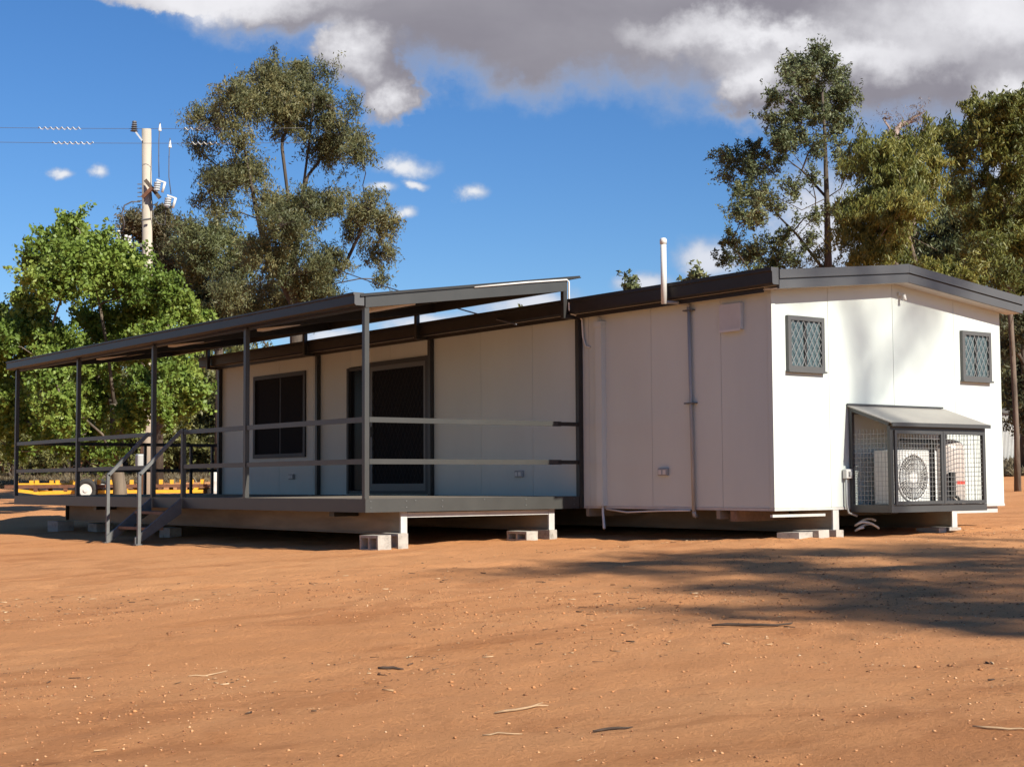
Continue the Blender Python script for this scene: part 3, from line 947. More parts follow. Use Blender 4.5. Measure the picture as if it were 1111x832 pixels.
for a, b in ((XA + 0.05, XM - 0.004), (XM + 0.004, XB - 0.05)):
    d = MB(); yy0, yy1 = YF - 0.028, YF - 0.002
    d.box(a, a + 0.038, yy0, yy1, 0.026, 0.882).box(b - 0.038, b, yy0, yy1, 0.026, 0.882)
    d.box(a + 0.039, b - 0.039, yy0, yy1, 0.026, 0.064).box(a + 0.039, b - 0.039, yy0, yy1, 0.844, 0.882)
    do = G(d, 'mesh_door', 'cage')
    G(grid(a + 0.038, b - 0.038, 0.064, 0.844, 0.054, lambda u, v, l: Vector((u, YF - 0.012 + 0.0045 * l, v))), 'mesh', 'wire', do)
    if b > 3: G(MB().box(a - 0.02, a + 0.03, YF - 0.045, YF - 0.029, 0.46, 0.53), 'latch', 'galv', do)
for x in (XA + 0.02, XB - 0.02):
    m = grid(YF + 0.045, -0.055, 0.022, 0.90, 0.054, lambda u, v, l, x=x: Vector((x + 0.0045 * l, u, v)))
    G(m, 'mesh', 'wire')
# isolator switch outside the cage
iso = G(MB().box(1.14, 1.245, -0.075, -0.013, 0.33, 0.44), 'isolator_box', 'plastic', bevel=0.008)
G(MB().box(1.175, 1.21, -0.095, -0.076, 0.36, 0.41), 'switch', 'greyplastic', iso)
G(MB().tube([(1.17, -0.04, 0.33), (1.17, -0.04, 0.02), (1.19, -0.05, -0.07), (1.28, -0.10, -0.11)], 0.013, 8), 'conduit', 'greyplastic', iso, smooth=True)

ac = thing('air_conditioner', 'white outdoor air conditioner unit with round fan inside the cage', 'air conditioner', (1.86, -0.33, -0.008))


def A(mb, name, mat, parent=None, **kw):
    mb.v = [(x - 1.86, y + 0.33, z + 0.008) for x, y, z in mb.v]
    return mb.build(name, mat, ac if parent is None else parent, **kw)


ax0, ax1, az0, az1, ay0, ay1 = 1.47, 2.27, 0.02, 0.66, -0.50, -0.20
A(MB().box(ax0, ax1, ay0, ay1, az0, az1), 'casing', 'plastic', bevel=0.018)
fc = Vector((1.80, ay0 - 0.004, 0.335)); fr_ = 0.275
ring = [(fc.x + fr_ * math.cos(2 * math.pi * k / 40), fc.y - 0.006, fc.z + fr_ * math.sin(2 * math.pi * k / 40)) for k in range(41)]
fd = MB()
fd.v = [(fc.x, fc.y, fc.z)] + [(p[0], fc.y, p[2]) for p in ring[:-1]]
fd.f = [(0, 1 + (k + 1) % 40, 1 + k) for k in range(40)]
grille = A(MB().tube(ring, 0.013, 8, cap=False), 'fan_guard', 'plastic', smooth=True)
fdz = MB().tube([(fc.x, fc.y + 0.003, fc.z), (fc.x, fc.y - 0.001, fc.z)], fr_, 40)
A(fdz, 'fan_opening', 'fan_dark')
gr = MB()
for k in range(44):
    a = 2 * math.pi * k / 44
    gr.bar((fc.x + 0.06 * math.cos(a), fc.y - 0.014, fc.z + 0.06 * math.sin(a)), (fc.x + fr_ * math.cos(a + 0.25), fc.y - 0.008, fc.z + fr_ * math.sin(a + 0.25)), 0.004, 0.004, up=(0, 1, 0))
for r in (0.12, 0.18, 0.235):
    gr.tube([(fc.x + r * math.cos(2 * math.pi * k / 32), fc.y - 0.011, fc.z + r * math.sin(2 * math.pi * k / 32)) for k in range(33)], 0.003, 5, cap=False)
A(gr, 'grille_wire', 'plastic', grille)
A(MB().tube([(fc.x, fc.y - 0.004, fc.z), (fc.x, fc.y - 0.018, fc.z)], [0.07, 0.066], 20), 'fan_hub', 'plastic', smooth=False)
bl = MB()
for k in range(3):
    a = k * 2.094 + 0.5
    c1 = Vector((math.cos(a), 0, math.sin(a))); c2 = Vector((math.cos(a + 0.8), 0, math.sin(a + 0.8)))
    n = len(bl.v)
    bl.v += [tuple(fc + c1 * 0.06 + Vector((0, -0.0035, 0))), tuple(fc + c1 * 0.25 + Vector((0, -0.0035, 0))), tuple(fc + c2 * 0.24 + Vector((0, -0.0065, 0))), tuple(fc + c2 * 0.06 + Vector((0, -0.0065, 0)))]
    bl.f.append((n, n + 1, n + 2, n + 3))
A(bl, 'fan_blade', 'greyplastic')
pl = MB().tube([(2.13, ay0 - 0.03, 0.03), (2.13, ay0 - 0.03, 0.72), (2.15, ay0 - 0.02, 0.78), (2.15, -0.05, 0.80)], 0.016, 8)
pl.tube([(2.17, ay0 - 0.03, 0.03), (2.17, ay0 - 0.03, 0.70), (2.19, ay0 - 0.02, 0.75), (2.19, -0.05, 0.76)], 0.012, 8)
A(pl, 'refrigerant_pipe', 'black', smooth=True)
A(MB().box(1.52, 1.60, ay0 + 0.02, ay1 - 0.02, -0.008, 0.019).box(2.14, 2.22, ay0 + 0.02, ay1 - 0.02, -0.008, 0.019), 'foot', 'greyplastic')

hw = thing('water_heater', 'cream domed hot water cylinder with red sticker behind the right mesh door', 'water heater', (2.66, -0.31, -0.008))


def H(mb, name, mat, parent=None, **kw):
    mb.v = [(x - 2.66, y + 0.31, z + 0.008) for x, y, z in mb.v]
    return mb.build(name, mat, hw if parent is None else parent, **kw)


H(MB().lathe([(0.225, -0.008), (0.232, 0.0), (0.232, 0.68), (0.225, 0.72), (0.19, 0.765), (0.12, 0.795), (0.02, 0.803)], (2.66, -0.31, 0), 32), 'tank', 'tank', smooth=True)
st = MB(); n0 = 0
pts = []
for k in range(7):
    a = R(-108) + k * R(8)
    pts.append((2.66 + 0.2335 * math.cos(a), -0.31 + 0.2335 * math.sin(a)))
for (x, y) in pts: st.v += [(x, y, 0.255), (x, y, 0.295)]
for k in range(6): st.f.append((2 * k, 2 * k + 2, 2 * k + 3, 2 * k + 1))
H(st, 'sticker', 'red')
H(MB().box(2.47, 2.55, -0.548, -0.50, 0.10, 0.40), 'cover_panel', 'black')
H(MB().tube([(2.52, -0.545, 0.12), (2.56, -0.57, 0.09), (2.60, -0.57, 0.02), (2.61, -0.55, 0.0)], 0.018, 8), 'pipe', 'black', smooth=True)
# hose coiled below the cage
hp = []
for k in range(26):
    a = k / 25 * 2 * math.pi * 1.6
    hp.append((1.45 + 0.16 * math.cos(a), -0.10 + 0.11 * math.sin(a), -0.17 - 0.004 * k + 0.03 * math.sin(a * 2)))
tag(MB().tube(hp, 0.014, 6).build('hose', 'plastic', smooth=True), 'loop of white hose hanging under the cage', 'hose')


# ------------------------------------------------------------------ concrete blocks
def block(x, y, w, l, h, rzz, lab, dz=0.0, hollow=True, side=False):
    z = gz(x, y) - 0.015
    m = MB()
    t = 0.032
    if side:                                                    # block lying on its face: cores run sideways
        for za, zb in ((0, t), (h - t, h)):
            m.box(-w / 2, w / 2, -l / 2, l / 2, za, zb)
        for yy in (-l / 2, -t / 2, l / 2 - t):
            m.box(-w / 2 + 0.001, w / 2 - 0.001, yy + 0.001, yy + t - 0.001, t - 0.001, h - t + 0.001)
    elif hollow:
        m.box(-w / 2, -w / 2 + t, -l / 2, l / 2, 0, h).box(w / 2 - t, w / 2, -l / 2, l / 2, 0, h)
        for yy in (-l / 2, -t / 2, l / 2 - t):
            m.box(-w / 2 + t - 0.001, w / 2 - t + 0.001, yy + 0.001, yy + t - 0.001, 0.001, h - 0.001)
    else:
        m.box(-w / 2, w / 2, -l / 2, l / 2, 0, h)
    o = m.build('concrete_block', 'concrete', bevel=0.0)
    o.location = (x, y, z + dz); o.rotation_euler = (R(random.uniform(-1.5, 1.5)), R(random.uniform(-1.5, 1.5)), rzz)
    tag(o, lab, 'concrete block', 'concrete blocks under the skids')


block(-3.08, 3.55, 0.19, 0.39, 0.19, 0.04, 'grey hollow block under the verandah corner post', side=True)
block(-2.80, 3.56, 0.14, 0.39, 0.185, -0.03, 'pale hollow block under the white skid end beside the corner post block', side=True)
block(-0.86, 3.58, 0.19, 0.39, 0.13, 0.06, 'left one of two low blocks under the skid end by the dark wall post', side=True)
block(-0.53, 3.55, 0.12, 0.39, 0.13, 0.0, 'narrow block below the skid end nearest the dark wall post')
block(0.42, 0.08, 0.30, 0.30, 0.08, 0.15, 'flat paver sunk in soil near the cabin corner', hollow=False)
block(0.66, 0.06, 0.18, 0.39, 0.10, 0.02, 'low grey block under the cabin corner, next to the flat paver', hollow=False)
block(0.93, 0.05, 0.12, 0.39, 0.10, -0.05, 'slim pale block directly under the skid end left of the cage', hollow=False)
block(2.80, 0.02, 0.20, 0.30, 0.06, 0.2, 'flat pale slab below the right side of the cage', hollow=False)
block(3.12, 0.05, 0.22, 0.30, 0.055, -0.1, 'flat slab under the right skid end plate', hollow=False)
block(-2.95, 14.25, 0.30, 0.39, 0.19, 0.1, 'shaded grey block at the far left end of the verandah')
block(-2.60, 13.3, 0.30, 0.39, 0.16, 0.0, 'dim block under the verandah skid between far end and stairs')
block(-2.75, 10.1, 0.19, 0.39, 0.16, 0.0, 'dim block in shadow behind the stairs')


# ------------------------------------------------------------------ trees
def leaves(centres, L, Wd, droop, rng):
    n = len(centres)
    a = rng.normal(size=(n, 3)); a /= np.linalg.norm(a, axis=1)[:, None]
    a = a * (1 - droop) + np.array([0, 0, -1.0]) * droop
    a /= np.linalg.norm(a, axis=1)[:, None]
    b = np.cross(a, rng.normal(size=(n, 3))); b /= np.linalg.norm(b, axis=1)[:, None] + 1e-9
    s = (0.6 + 0.8 * rng.random(n))[:, None]
    l = L * s; w = Wd * s
    V_ = np.stack([centres - a * l * .5, centres + b * w * .5 - a * l * .08, centres + a * l * .5, centres - b * w * .5 - a * l * .08], 1).reshape(-1, 3)
    return V_, np.arange(n * 4).reshape(-1, 4)


def make_tree(name, label, cat, base, stems, clumps, n_leaves, leaf, lmat, bmat, r_trunk, seed,
              droop=0.3, sub_r=0.34, subs=9, group=None, shell=0.6, twig=True, tint=(0.5, 0.22), spread=1.0):
    """base: Vector; stems: list of polylines (world points); clumps: list of (centre, (rx, ry, rz))"""
    rng = np.random.default_rng(seed)
    root = thing(name, label, cat, base, 0, group)
    B = np.array(base)
    # limb skeleton: stems first, then each clump joins the nearest lower node
    nodes = []; parent = []
    for st in stems:
        prev = None
        for i, p in enumerate(st):
            p = np.array(p, float)
            if i == 0 and nodes:
                prev = int(np.argmin([np.linalg.norm(p - q) for q in nodes])); continue
            nodes.append(p); parent.append(-1 if prev is None else prev); prev = len(nodes) - 1
    axis_xy = np.mean([q[:2] for q in nodes], axis=0)
    order = sorted(range(len(clumps)), key=lambda i: np.linalg.norm(clumps[i][0][:2] - axis_xy) + 0.3 * clumps[i][0][2])
    tips = {}
    for i in order:
        c = np.array(clumps[i][0]); best = None
        for j, q in enumerate(nodes):
            d = np.linalg.norm(c - q)
            up = c[2] - q[2]
            cost = d * (1.0 + (1.6 if up < 0.15 * d else 0.0)) + 0.25 * max(0, 0.35 * d - up)
            if best is None or cost < best[0]: best = (cost, j)
        j = best[1]; q = nodes[j]; d = np.linalg.norm(c - q)
        tgt = c - np.array([0, 0, clumps[i][1][2] * 0.35])
        prev = j
        nseg = max(2, min(5, int(d / 0.7) + 1))
        for k in range(1, nseg + 1):
            t = k / nseg
            p = q * (1 - t) + tgt * t
            p[2] += 0.10 * d * math.sin(math.pi * t) * (1 if tgt[2] - q[2] < 0.8 * d else -0.3)
            if k < nseg: p += rng.normal(size=3) * 0.045 * d
            nodes.append(p); parent.append(prev); prev = len(nodes) - 1
        tips[i] = prev
    wt = np.zeros(len(nodes))
    for i, t in tips.items():
        k = t; wgt = float(np.mean(clumps[i][1])) ** 1.5
        while k >= 0:
            wt[k] += wgt; k = parent[k]
    wt = np.maximum(wt, wt.max() * 0.010)
    rad = r_trunk * (wt / wt.max()) ** 0.66
    mb = MB()
    kids = {}
    for k, p in enumerate(parent):
        kids.setdefault(p, []).append(k)

    def walk(k, chain):
        chain = chain + [k]
        ch = kids.get(k, [])
        if not ch:
            flush(chain); return
        main = max(ch, key=lambda c: rad[c])
        for c in ch:
            if c != main: walk(c, [k])
        walk(main, chain)

    def flush(chain):
        if len(chain) < 2: return
        pts = [nodes[c] - B for c in chain]
        rr = [rad[c] for c in chain]; rr[0] = min(rr[0], rr[1] * 1.25)
        if parent[chain[0]] == -1: rr[0] = rad[chain[0]] * 1.35
        rr[-1] *= 0.55
        mb.tube(pts, rr, 8 if rr[0] > 0.08 else 5)
    for k in kids.get(-1, []): walk(k, [])
    # twigs and leaf clusters
    C_, T_, I_ = [], [], []
    vol = np.array([np.prod(c[1]) ** (2 / 3.0) for c in clumps]); vol = vol / vol.sum()
    for i, (c, r) in enumerate(clumps):
        c = np.array(c); r = np.array(r) * spread
        nl = int(n_leaves * vol[i])
        ns = max(4, int(subs * (np.mean(r) / 0.6) ** 1.5))
        u = rng.normal(size=(ns, 3)); u /= np.linalg.norm(u, axis=1)[:, None]
        rad_ = rng.random(ns) ** (1 / 3.0) * shell + (1 - shell) * rng.random(ns)
        sc = c + u * r * rad_[:, None]
        wts = rng.random(ns) ** 0.8 + 0.25
        cnt = (nl * wts / wts.sum()).astype(int)
        ctint = rng.normal(tint[0], tint[1] * 0.6)
        for k in range(ns):
            sr = sub_r * (0.6 + 0.8 * rng.random())
            nsp = 5 if cnt[k] > 40 else 3
            outw = (sc[k] - c); outw /= np.linalg.norm(outw) + 1e-6
            sd = 0.75 * outw + rng.normal(size=(nsp, 3)) * 0.62 + np.array([0, 0, -1.1 * droop])
            sd /= np.linalg.norm(sd, axis=1)[:, None]
            s0 = sc[k] + rng.normal(size=(nsp, 3)) * sr * 0.34
            pick = rng.integers(nsp, size=cnt[k])
            uu = rng.random(cnt[k])
            g = s0[pick] + sd[pick] * (uu * sr * 1.5 - 0.25 * sr)[:, None]
            g += np.clip(rng.normal(size=(cnt[k], 3)), -2, 2) * (sr * (0.26 - 0.12 * uu))[:, None]
            C_.append(g)
            T_.append(np.clip(ctint + rng.normal(0, tint[1] * 0.5) + rng.normal(0, tint[1] * 0.6, cnt[k]), 0, 1))
            if twig:
                tp = nodes[tips[i]]
                mid = (tp + sc[k]) / 2 + rng.normal(size=3) * 0.06
                mb.tube([tp - B, mid - B, sc[k] - B], [max(0.010, rad[tips[i]] * 0.45), 0.010, 0.005], 4, cap=False)
    mb.build('trunk', bmat, root, smooth=True)
    cen = np.concatenate(C_); ti = np.concatenate(T_)
    LVt, LQt = leaves(cen - B, leaf[0], leaf[1], droop, rng)
    me = np_mesh('crown', LVt, LQt, M[lmat], tint=np.repeat(ti, 4))
    o = bpy.data.objects.new('crown', me); COL.objects.link(o); o.parent = root
    return root


def survey(lst, d, depth, seed, squash=0.85):
    """clump list given as (px, py, radius px) at depth d -> world clumps with their own depth offsets"""
    rng = np.random.default_rng(seed)
    cx = np.mean([c[0] for c in lst])
    hw = max(abs(c[0] - cx) for c in lst) + 1
    out = []
    for c in lst:
        off = depth * rng.uniform(-1, 1) * math.sqrt(max(0.1, 1 - ((c[0] - cx) / hw) ** 2))
        dd = d + off
        r = c[2] * d / F_PX
        out.append((at(c[0], c[1], dd), (r, r, r * squash)))
    return out


def fillers(cl, k, seed, rscale=0.75):
    """extra clumps between neighbours so that the crown has depth"""
    rng = np.random.default_rng(seed); out = list(cl)
    for _ in range(k):
        a = cl[rng.integers(len(cl))]
        near = sorted(cl, key=lambda q: np.linalg.norm(q[0] - a[0]))[1:5]
        b = near[rng.integers(len(near))]
        t = rng.random()
        off = rng.uniform(-1.6, 1.6) * _f
        out.append((a[0] * (1 - t) + b[0] * t + off, tuple(np.array(a[1]) * rscale)))
    return out


def stem(lst, d):
    return [at(px, py, d) for px, py in lst]


# tall gum behind the verandah
d = 46
gum = [(298, 81, 24), (339, 80, 22), (253, 107, 24), (227, 126, 20), (213, 157, 12), (283, 100, 24), (322, 106, 27), (361, 112, 21), (371, 146, 24), (391, 166, 16),
       (350, 160, 20), (313, 134, 24), (246, 189, 22), (229, 204, 17), (244, 228, 12), (272, 183, 17), (260, 146, 17), (303, 222, 22), (333, 219, 15), (309, 250, 26),
       (369, 219, 19), (399, 224, 19), (418, 241, 16), (410, 271, 17), (386, 247, 15), (413, 300, 9), (356, 282, 20), (324, 288, 28), (283, 271, 20), (300, 319, 28),
       (346, 310, 20), (250, 312, 20), (272, 330, 18), (330, 330, 22)]
b0 = gp(322, d)
make_tree('gum_tree', 'tall spreading gum with brownish olive crown rising behind the verandah roof', 'tree', b0,
          [[b0] + stem([(323, 420), (321, 330), (318, 282), (314, 225), (306, 160)], d), stem([(321, 330), (287, 265), (276, 218), (267, 172), (262, 140)], d - 0.6),
           stem([(318, 282), (326, 245), (329, 205), (336, 150), (340, 105)], d + 0.7), stem([(321, 330), (372, 292), (392, 250)], d + 0.3)],
          fillers(survey(gum, d, 2.2, 1), 13, 2), 135000, (0.115, 0.030), 'leaf_gum', 'bark_dark', 0.22, 5, droop=0.45, sub_r=0.31, subs=26, spread=1.08, tint=(0.45, 0.3))

# two darker gums beyond it, one behind the pole, one between pole and tall gum
d = 60
dk = [(163, 236, 18), (148, 250, 13), (182, 255, 20), (172, 275, 20), (195, 280, 16), (160, 300, 18), (185, 312, 20), (150, 325, 16), (200, 245, 7), (140, 240, 6)]
b0 = gp(172, d)
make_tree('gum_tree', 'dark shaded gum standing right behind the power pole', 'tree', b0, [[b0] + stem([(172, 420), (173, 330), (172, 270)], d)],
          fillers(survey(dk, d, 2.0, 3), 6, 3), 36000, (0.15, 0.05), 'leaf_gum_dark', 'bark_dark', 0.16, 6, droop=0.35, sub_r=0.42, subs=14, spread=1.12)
d = 56
dk = [(214, 262, 18), (232, 252, 15), (250, 258, 16), (262, 275, 14), (212, 290, 18), (238, 285, 20), (225, 315, 22), (255, 305, 18), (205, 322, 16), (240, 340, 22), (270, 340, 16), (215, 345, 18)]
b0 = gp(238, d)
make_tree('gum_tree', 'lower dull green gum between the power pole and the tall gum', 'tree', b0, [[b0] + stem([(238, 420), (238, 350), (236, 300)], d)],
          fillers(survey(dk, d, 2.0, 4), 8, 4), 52000, (0.15, 0.045), 'leaf_olive', 'bark_dark', 0.15, 7, droop=0.38, sub_r=0.42, subs=14, spread=1.12)

# bright green kurrajong at left
d = 37
kj = [(84, 245, 12), (66, 254, 11), (42, 281, 12), (60, 275, 15), (96, 273, 19), (118, 286, 18), (138, 288, 14), (48, 304, 15), (77, 304, 19), (108, 311, 19), (144, 309, 18), (172, 310, 16),
      (192, 331, 16), (168, 335, 18), (135, 340, 18), (101, 350, 18), (29, 323, 13), (14, 345, 14), (43, 338, 12), (3, 369, 17), (31, 369, 16), (60, 372, 14), (20, 405, 19), (60, 405, 20),
      (100, 392, 21), (140, 380, 20), (178, 366, 18), (206, 350, 10), (195, 398, 15), (162, 416, 18), (115, 430, 21), (70, 440, 21), (25, 448, 20), (-10, 430, 22), (-22, 388, 20),
      (48, 474, 14), (98, 470, 16), (140, 452, 15), (207, 425, 10), (14, 486, 11), (75, 480, 12), (-25, 460, 18), (120, 490, 8), (175, 445, 11), (0, 340, 10)]
b0 = gp(131, d)
make_tree('kurrajong_tree', 'bright green leafy tree with mottled trunk at left, in front of the power pole', 'tree', b0,
          [[b0] + stem([(130, 528), (126, 505), (124, 440), (117, 380), (108, 330), (98, 285), (86, 250)], d)],
          fillers(survey(kj, d, 2.0, 5), 13, 6), 125000, (0.105, 0.068), 'leaf_bright', 'bark_blotch', 0.17, 8, droop=0.12, sub_r=0.30, subs=22, spread=1.05)

# cypress pine at right
d = 36
cp = [(889, 60, 10), (878, 68, 8), (857, 73, 7), (866, 88, 14), (896, 80, 14), (914, 97, 13), (848, 102, 11), (877, 108, 17), (905, 113, 15), (925, 103, 7), (845, 127, 9), (870, 130, 12),
      (900, 134, 12), (919, 136, 8), (838, 160, 10), (819, 163, 10), (797, 173, 11), (786, 187, 8), (815, 183, 13), (841, 178, 9), (857, 160, 9), (803, 209, 9), (825, 208, 12), (799, 235, 10),
      (818, 236, 11), (841, 222, 9), (792, 264, 10), (812, 274, 12), (838, 267, 11), (857, 248, 7), (864, 281, 10), (916, 222, 7), (912, 248, 7), (919, 180, 7), (916, 268, 9), (789, 285, 8), (883, 160, 7), (860, 206, 7), (780, 170, 5), (880, 190, 7), (884, 232, 6), (874, 262, 8), (888, 278, 7), (908, 160, 8), (886, 54, 5), (893, 52, 4), (852, 78, 5), (845, 292, 10), (820, 300, 10), (900, 300, 9)]
b0 = gp(899, d)
make_tree('cypress_pine', 'airy dark green cypress pine with bare limbs above the gable roof', 'tree', b0,
          [[b0] + stem([(900, 420), (899, 300), (897, 215), (895, 150), (892, 100), (890, 66)], d), stem([(898, 240), (870, 228), (835, 210), (800, 200)], d - .3),
           stem([(897, 205), (870, 185), (850, 170)], d + .4), stem([(899, 275), (865, 255), (845, 235)], d + .2), stem([(898, 225), (912, 205), (920, 185)], d)],
          fillers(survey(cp, d, 1.5, 7), 26, 17, 0.8), 60000, (0.085, 0.030), 'leaf_pine', 'bark_dark', 0.095, 9, droop=-0.12, sub_r=0.21, subs=24, spread=1.12, tint=(0.45, 0.28))

# olive gold acacia beside the pine
d = 31
ac_ = [(936, 164, 10), (926, 177, 9), (958, 168, 13), (981, 160, 14), (1003, 158, 11), (968, 191, 18), (995, 188, 15), (944, 209, 17), (931, 228, 13), (926, 242, 11), (958, 230, 17), (963, 257, 14),
       (950, 249, 12), (979, 209, 15), (1012, 200, 11), (976, 274, 12), (940, 275, 10), (990, 230, 11), (1016, 178, 10)]
b0 = gp(985, d)
make_tree('acacia_tree', 'drooping olive gold wattle just right of the cypress pine', 'tree', b0,
          [[b0] + stem([(990, 420), (1000, 310), (985, 255), (972, 205)], d), stem([(1000, 310), (968, 282), (945, 262)], d - .2), stem([(985, 255), (1000, 215), (1003, 175)], d)],
          fillers(survey(ac_, d, 1.2, 8), 9, 8), 50000, (0.115, 0.026), 'leaf_acacia', 'bark_pale', 0.08, 10, droop=0.55, sub_r=0.27, subs=18, spread=1.15, tint=(0.5, 0.28))
d = 29
ac_ = [(1029, 292, 14), (1048, 296, 11), (1014, 290, 9), (1035, 310, 14), (1060, 312, 10)]
b0 = gp(1036, d)
make_tree('wattle_shrub', 'low yellow green wattle peeping over the right roof slope', 'shrub', b0, [[b0] + stem([(1036, 420), (1034, 320)], d)],
          survey(ac_, d, 0.7, 9), 9000, (0.10, 0.026), 'leaf_acacia', 'bark_pale', 0.06, 11, droop=0.4, sub_r=0.18, subs=10, tint=(0.6, 0.25))
d = 40
ac_ = [(1037, 254, 14), (1058, 254, 13), (1034, 228, 12), (1058, 233, 11), (1026, 249, 10), (1020, 275, 11), (1050, 278, 13), (1072, 245, 9), (1000, 262, 8), (1046, 205, 10), (1066, 275, 10), (985, 285, 9)]
b0 = gp(1042, d)
make_tree('acacia_tree', 'grey olive tree with leaning pale limbs behind the golden wattle', 'tree', b0,
          [[b0] + stem([(1046, 420), (1046, 320), (1043, 285), (1024, 262), (1000, 240)], d), stem([(1043, 285), (1010, 268), (976, 250)], d - 1.5), stem([(1046, 320), (1052, 270), (1048, 225)], d)],
          fillers(survey(ac_, d, 1.4, 10), 5, 10), 36000, (0.14, 0.036), 'leaf_olive', 'bark_pale', 0.10, 12, droop=0.5, sub_r=0.42, subs=10, spread=1.15)
# right hand gum at the frame edge
d = 34
rg = [(1058, 128, 13), (1049, 140, 9), (1074, 118, 13), (1095, 113, 15), (1102, 136, 18), (1078, 146, 13), (1063, 155, 8), (1096, 160, 13), (1082, 168, 8), (1026, 141, 9), (1017, 149, 8),
      (1034, 156, 9), (1066, 197, 10), (1079, 203, 8), (1113, 176, 11), (1126, 120, 20), (1132, 158, 18), (1122, 200, 13), (1140, 185, 16), (1110, 100, 9), (1150, 140, 18), (1042, 172, 7), (1118, 222, 12), (1068, 216, 11), (1084, 236, 12), (1060, 240, 11), (1102, 200, 12), (1108, 242, 12), (1040, 216, 9), (1076, 262, 11), (1100, 272, 12), (1120, 262, 14), (1092, 300, 10), (1116, 306, 12)]
b0 = gp(1104, d)
make_tree('gum_tree', 'slim pale trunked gum at the right edge beside the cabin end', 'tree', b0,
          [[b0] + stem([(1103, 470), (1099, 390), (1094, 300), (1090, 240), (1086, 185), (1088, 140)], d), stem([(1093, 280), (1084, 255), (1060, 210)], d - .3), stem([(1090, 225), (1110, 190), (1130, 160)], d + .3)],
          fillers(survey(rg, d, 1.6, 11), 10, 11), 80000, (0.12, 0.032), 'leaf_acacia', 'bark_gum', 0.060, 13, droop=0.5, sub_r=0.28, subs=18, spread=1.15, tint=(0.35, 0.25))
d = 48
rg = [(1086, 232, 12), (1105, 224, 14), (1090, 262, 13), (1108, 268, 14), (1080, 288, 10), (1100, 300, 15), (1115, 320, 16), (1096, 340, 12), (1110, 380, 14), (1096, 418, 10), (1108, 450, 11),
      (1113, 410, 13), (1122, 350, 18), (1094, 375, 9), (1128, 240, 16), (1130, 290, 18), (1135, 400, 18), (1070, 268, 8), (1125, 455, 12)]
b0 = gp(1112, d)
make_tree('gum_tree', 'dense dark green tree low at the right edge behind the slim gum', 'tree', b0, [[b0] + stem([(1112, 460), (1110, 380), (1106, 300), (1104, 240)], d)],
          fillers(survey(rg, d, 2.0, 12), 8, 12), 36000, (0.17, 0.055), 'leaf_gum_dark', 'bark_dark', 0.14, 14, droop=0.35, sub_r=0.46, subs=10, spread=1.15)
# dead brown topped tree behind
d = 44
rg = [(985, 130, 11), (998, 122, 9), (972, 140, 9), (1005, 138, 9), (962, 128, 6), (990, 148, 9)]
b0 = gp(990, d)
make_tree('dead_tree', 'bare brown branch tops showing above the golden wattle', 'tree', b0,
          [[b0] + stem([(990, 420), (990, 260), (988, 175), (990, 140)], d), stem([(988, 175), (972, 150), (958, 128)], d), stem([(988, 175), (1000, 145), (1008, 122)], d)],
          survey(rg, d, 0.8, 13), 1500, (0.09, 0.016), 'leaf_dead', 'dead', 0.14, 15, droop=0.0, sub_r=0.25, subs=20)


# distant conifers whose tips show over the roofs, and the pine belt across the clearing
def small_pine(name, label, px, d, top_py, seed, mat='leaf_forest', wpx=12, group=None, n=2600, bare=0.3):
    b0 = gp(px, d); top = at(px, top_py, d); h = top[2] - b0.z
    rng = np.random.default_rng(seed)
    cl = []
    wr = wpx * d / F_PX
    for i in range(11):
        t = bare + (1 - bare) * (i + 0.5) / 11
        rr = wr * (1 - 0.75 * ((t - bare) / (1 - bare)) ** 1.4) * rng.uniform(0.7, 1.15)
        a = rng.random() * 6.28
        cl.append((np.array([b0.x + math.cos(a) * rr * 0.45, b0.y + math.sin(a) * rr * 0.45, b0.z + h * t - 0.2]), (rr * .75, rr * .75, max(0.3, rr * .6))))
    return make_tree(name, label, 'tree', b0, [[b0, b0 + Vector((0.05, 0.04, h * 0.45)), b0 + Vector((0.0, 0.08, h * 0.95))]], cl, n, (0.24, 0.10), mat, 'bark_dark', 0.13, seed,
                     droop=0.1, sub_r=0.36, subs=5, group=group, twig=False)


small_pine('cypress_pine', 'small green pine tip left of the white vent pipe', 690, 62, 295, 71, 'leaf_pine', 13, n=5200, bare=.6)
small_pine('cypress_pine', 'small green pine tip right of the white vent pipe', 759, 60, 288, 72, 'leaf_pine', 14, n=5200, bare=.6)
small_pine('cypress_pine', 'faint far tree top in the gap between verandah roof and cabin gutter', 560, 75, 334, 73, 'leaf_forest', 24, n=5200, bare=.6)

protos = []
for s_ in range(4):
    protos.append(small_pine('forest_pine', 'far olive pine with thin dark trunk in the belt across the clearing', -40 + s_ * 70, 92 + 4 * s_, 402 - 9 * s_, 80 + s_, wpx=38, n=4200, bare=(0.10, 0.26, 0.14, 0.34)[s_],
                             group='pine belt across the clearing'))


def copy_tree(src, loc, rz_, sc, label):
    r = src.copy(); COL.objects.link(r); r.location = loc; r.rotation_euler = (0, 0, rz_); r.scale = (sc, sc, sc * random.uniform(0.9, 1.15))
    r['label'] = label
    for ch in list(src.children):
        c = ch.copy(); COL.objects.link(c); c.parent = r
    return r


rows = [(px + random.uniform(-9, 9), 72 + random.uniform(0, 50)) for px in range(-60, 285, 5)] + [(random.uniform(148, 268), random.uniform(78, 112)) for _ in range(26)]
for px, d in rows:
    p = gp(px, d)
    copy_tree(random.choice(protos), p, random.random() * 6.28, random.uniform(0.72, 1.12), 'far olive pine with thin dark trunk in the belt across the clearing')
for px in range(1072, 1165, 7):
    d = 62 + random.uniform(0, 26)
    o = copy_tree(random.choice(protos), gp(px + random.uniform(-3, 3), d), random.random() * 6.28, random.uniform(0.8, 1.15), 'far pine in the dim bush past the right end of the cabin')
    o['group'] = 'pines past the right end of the cabin'

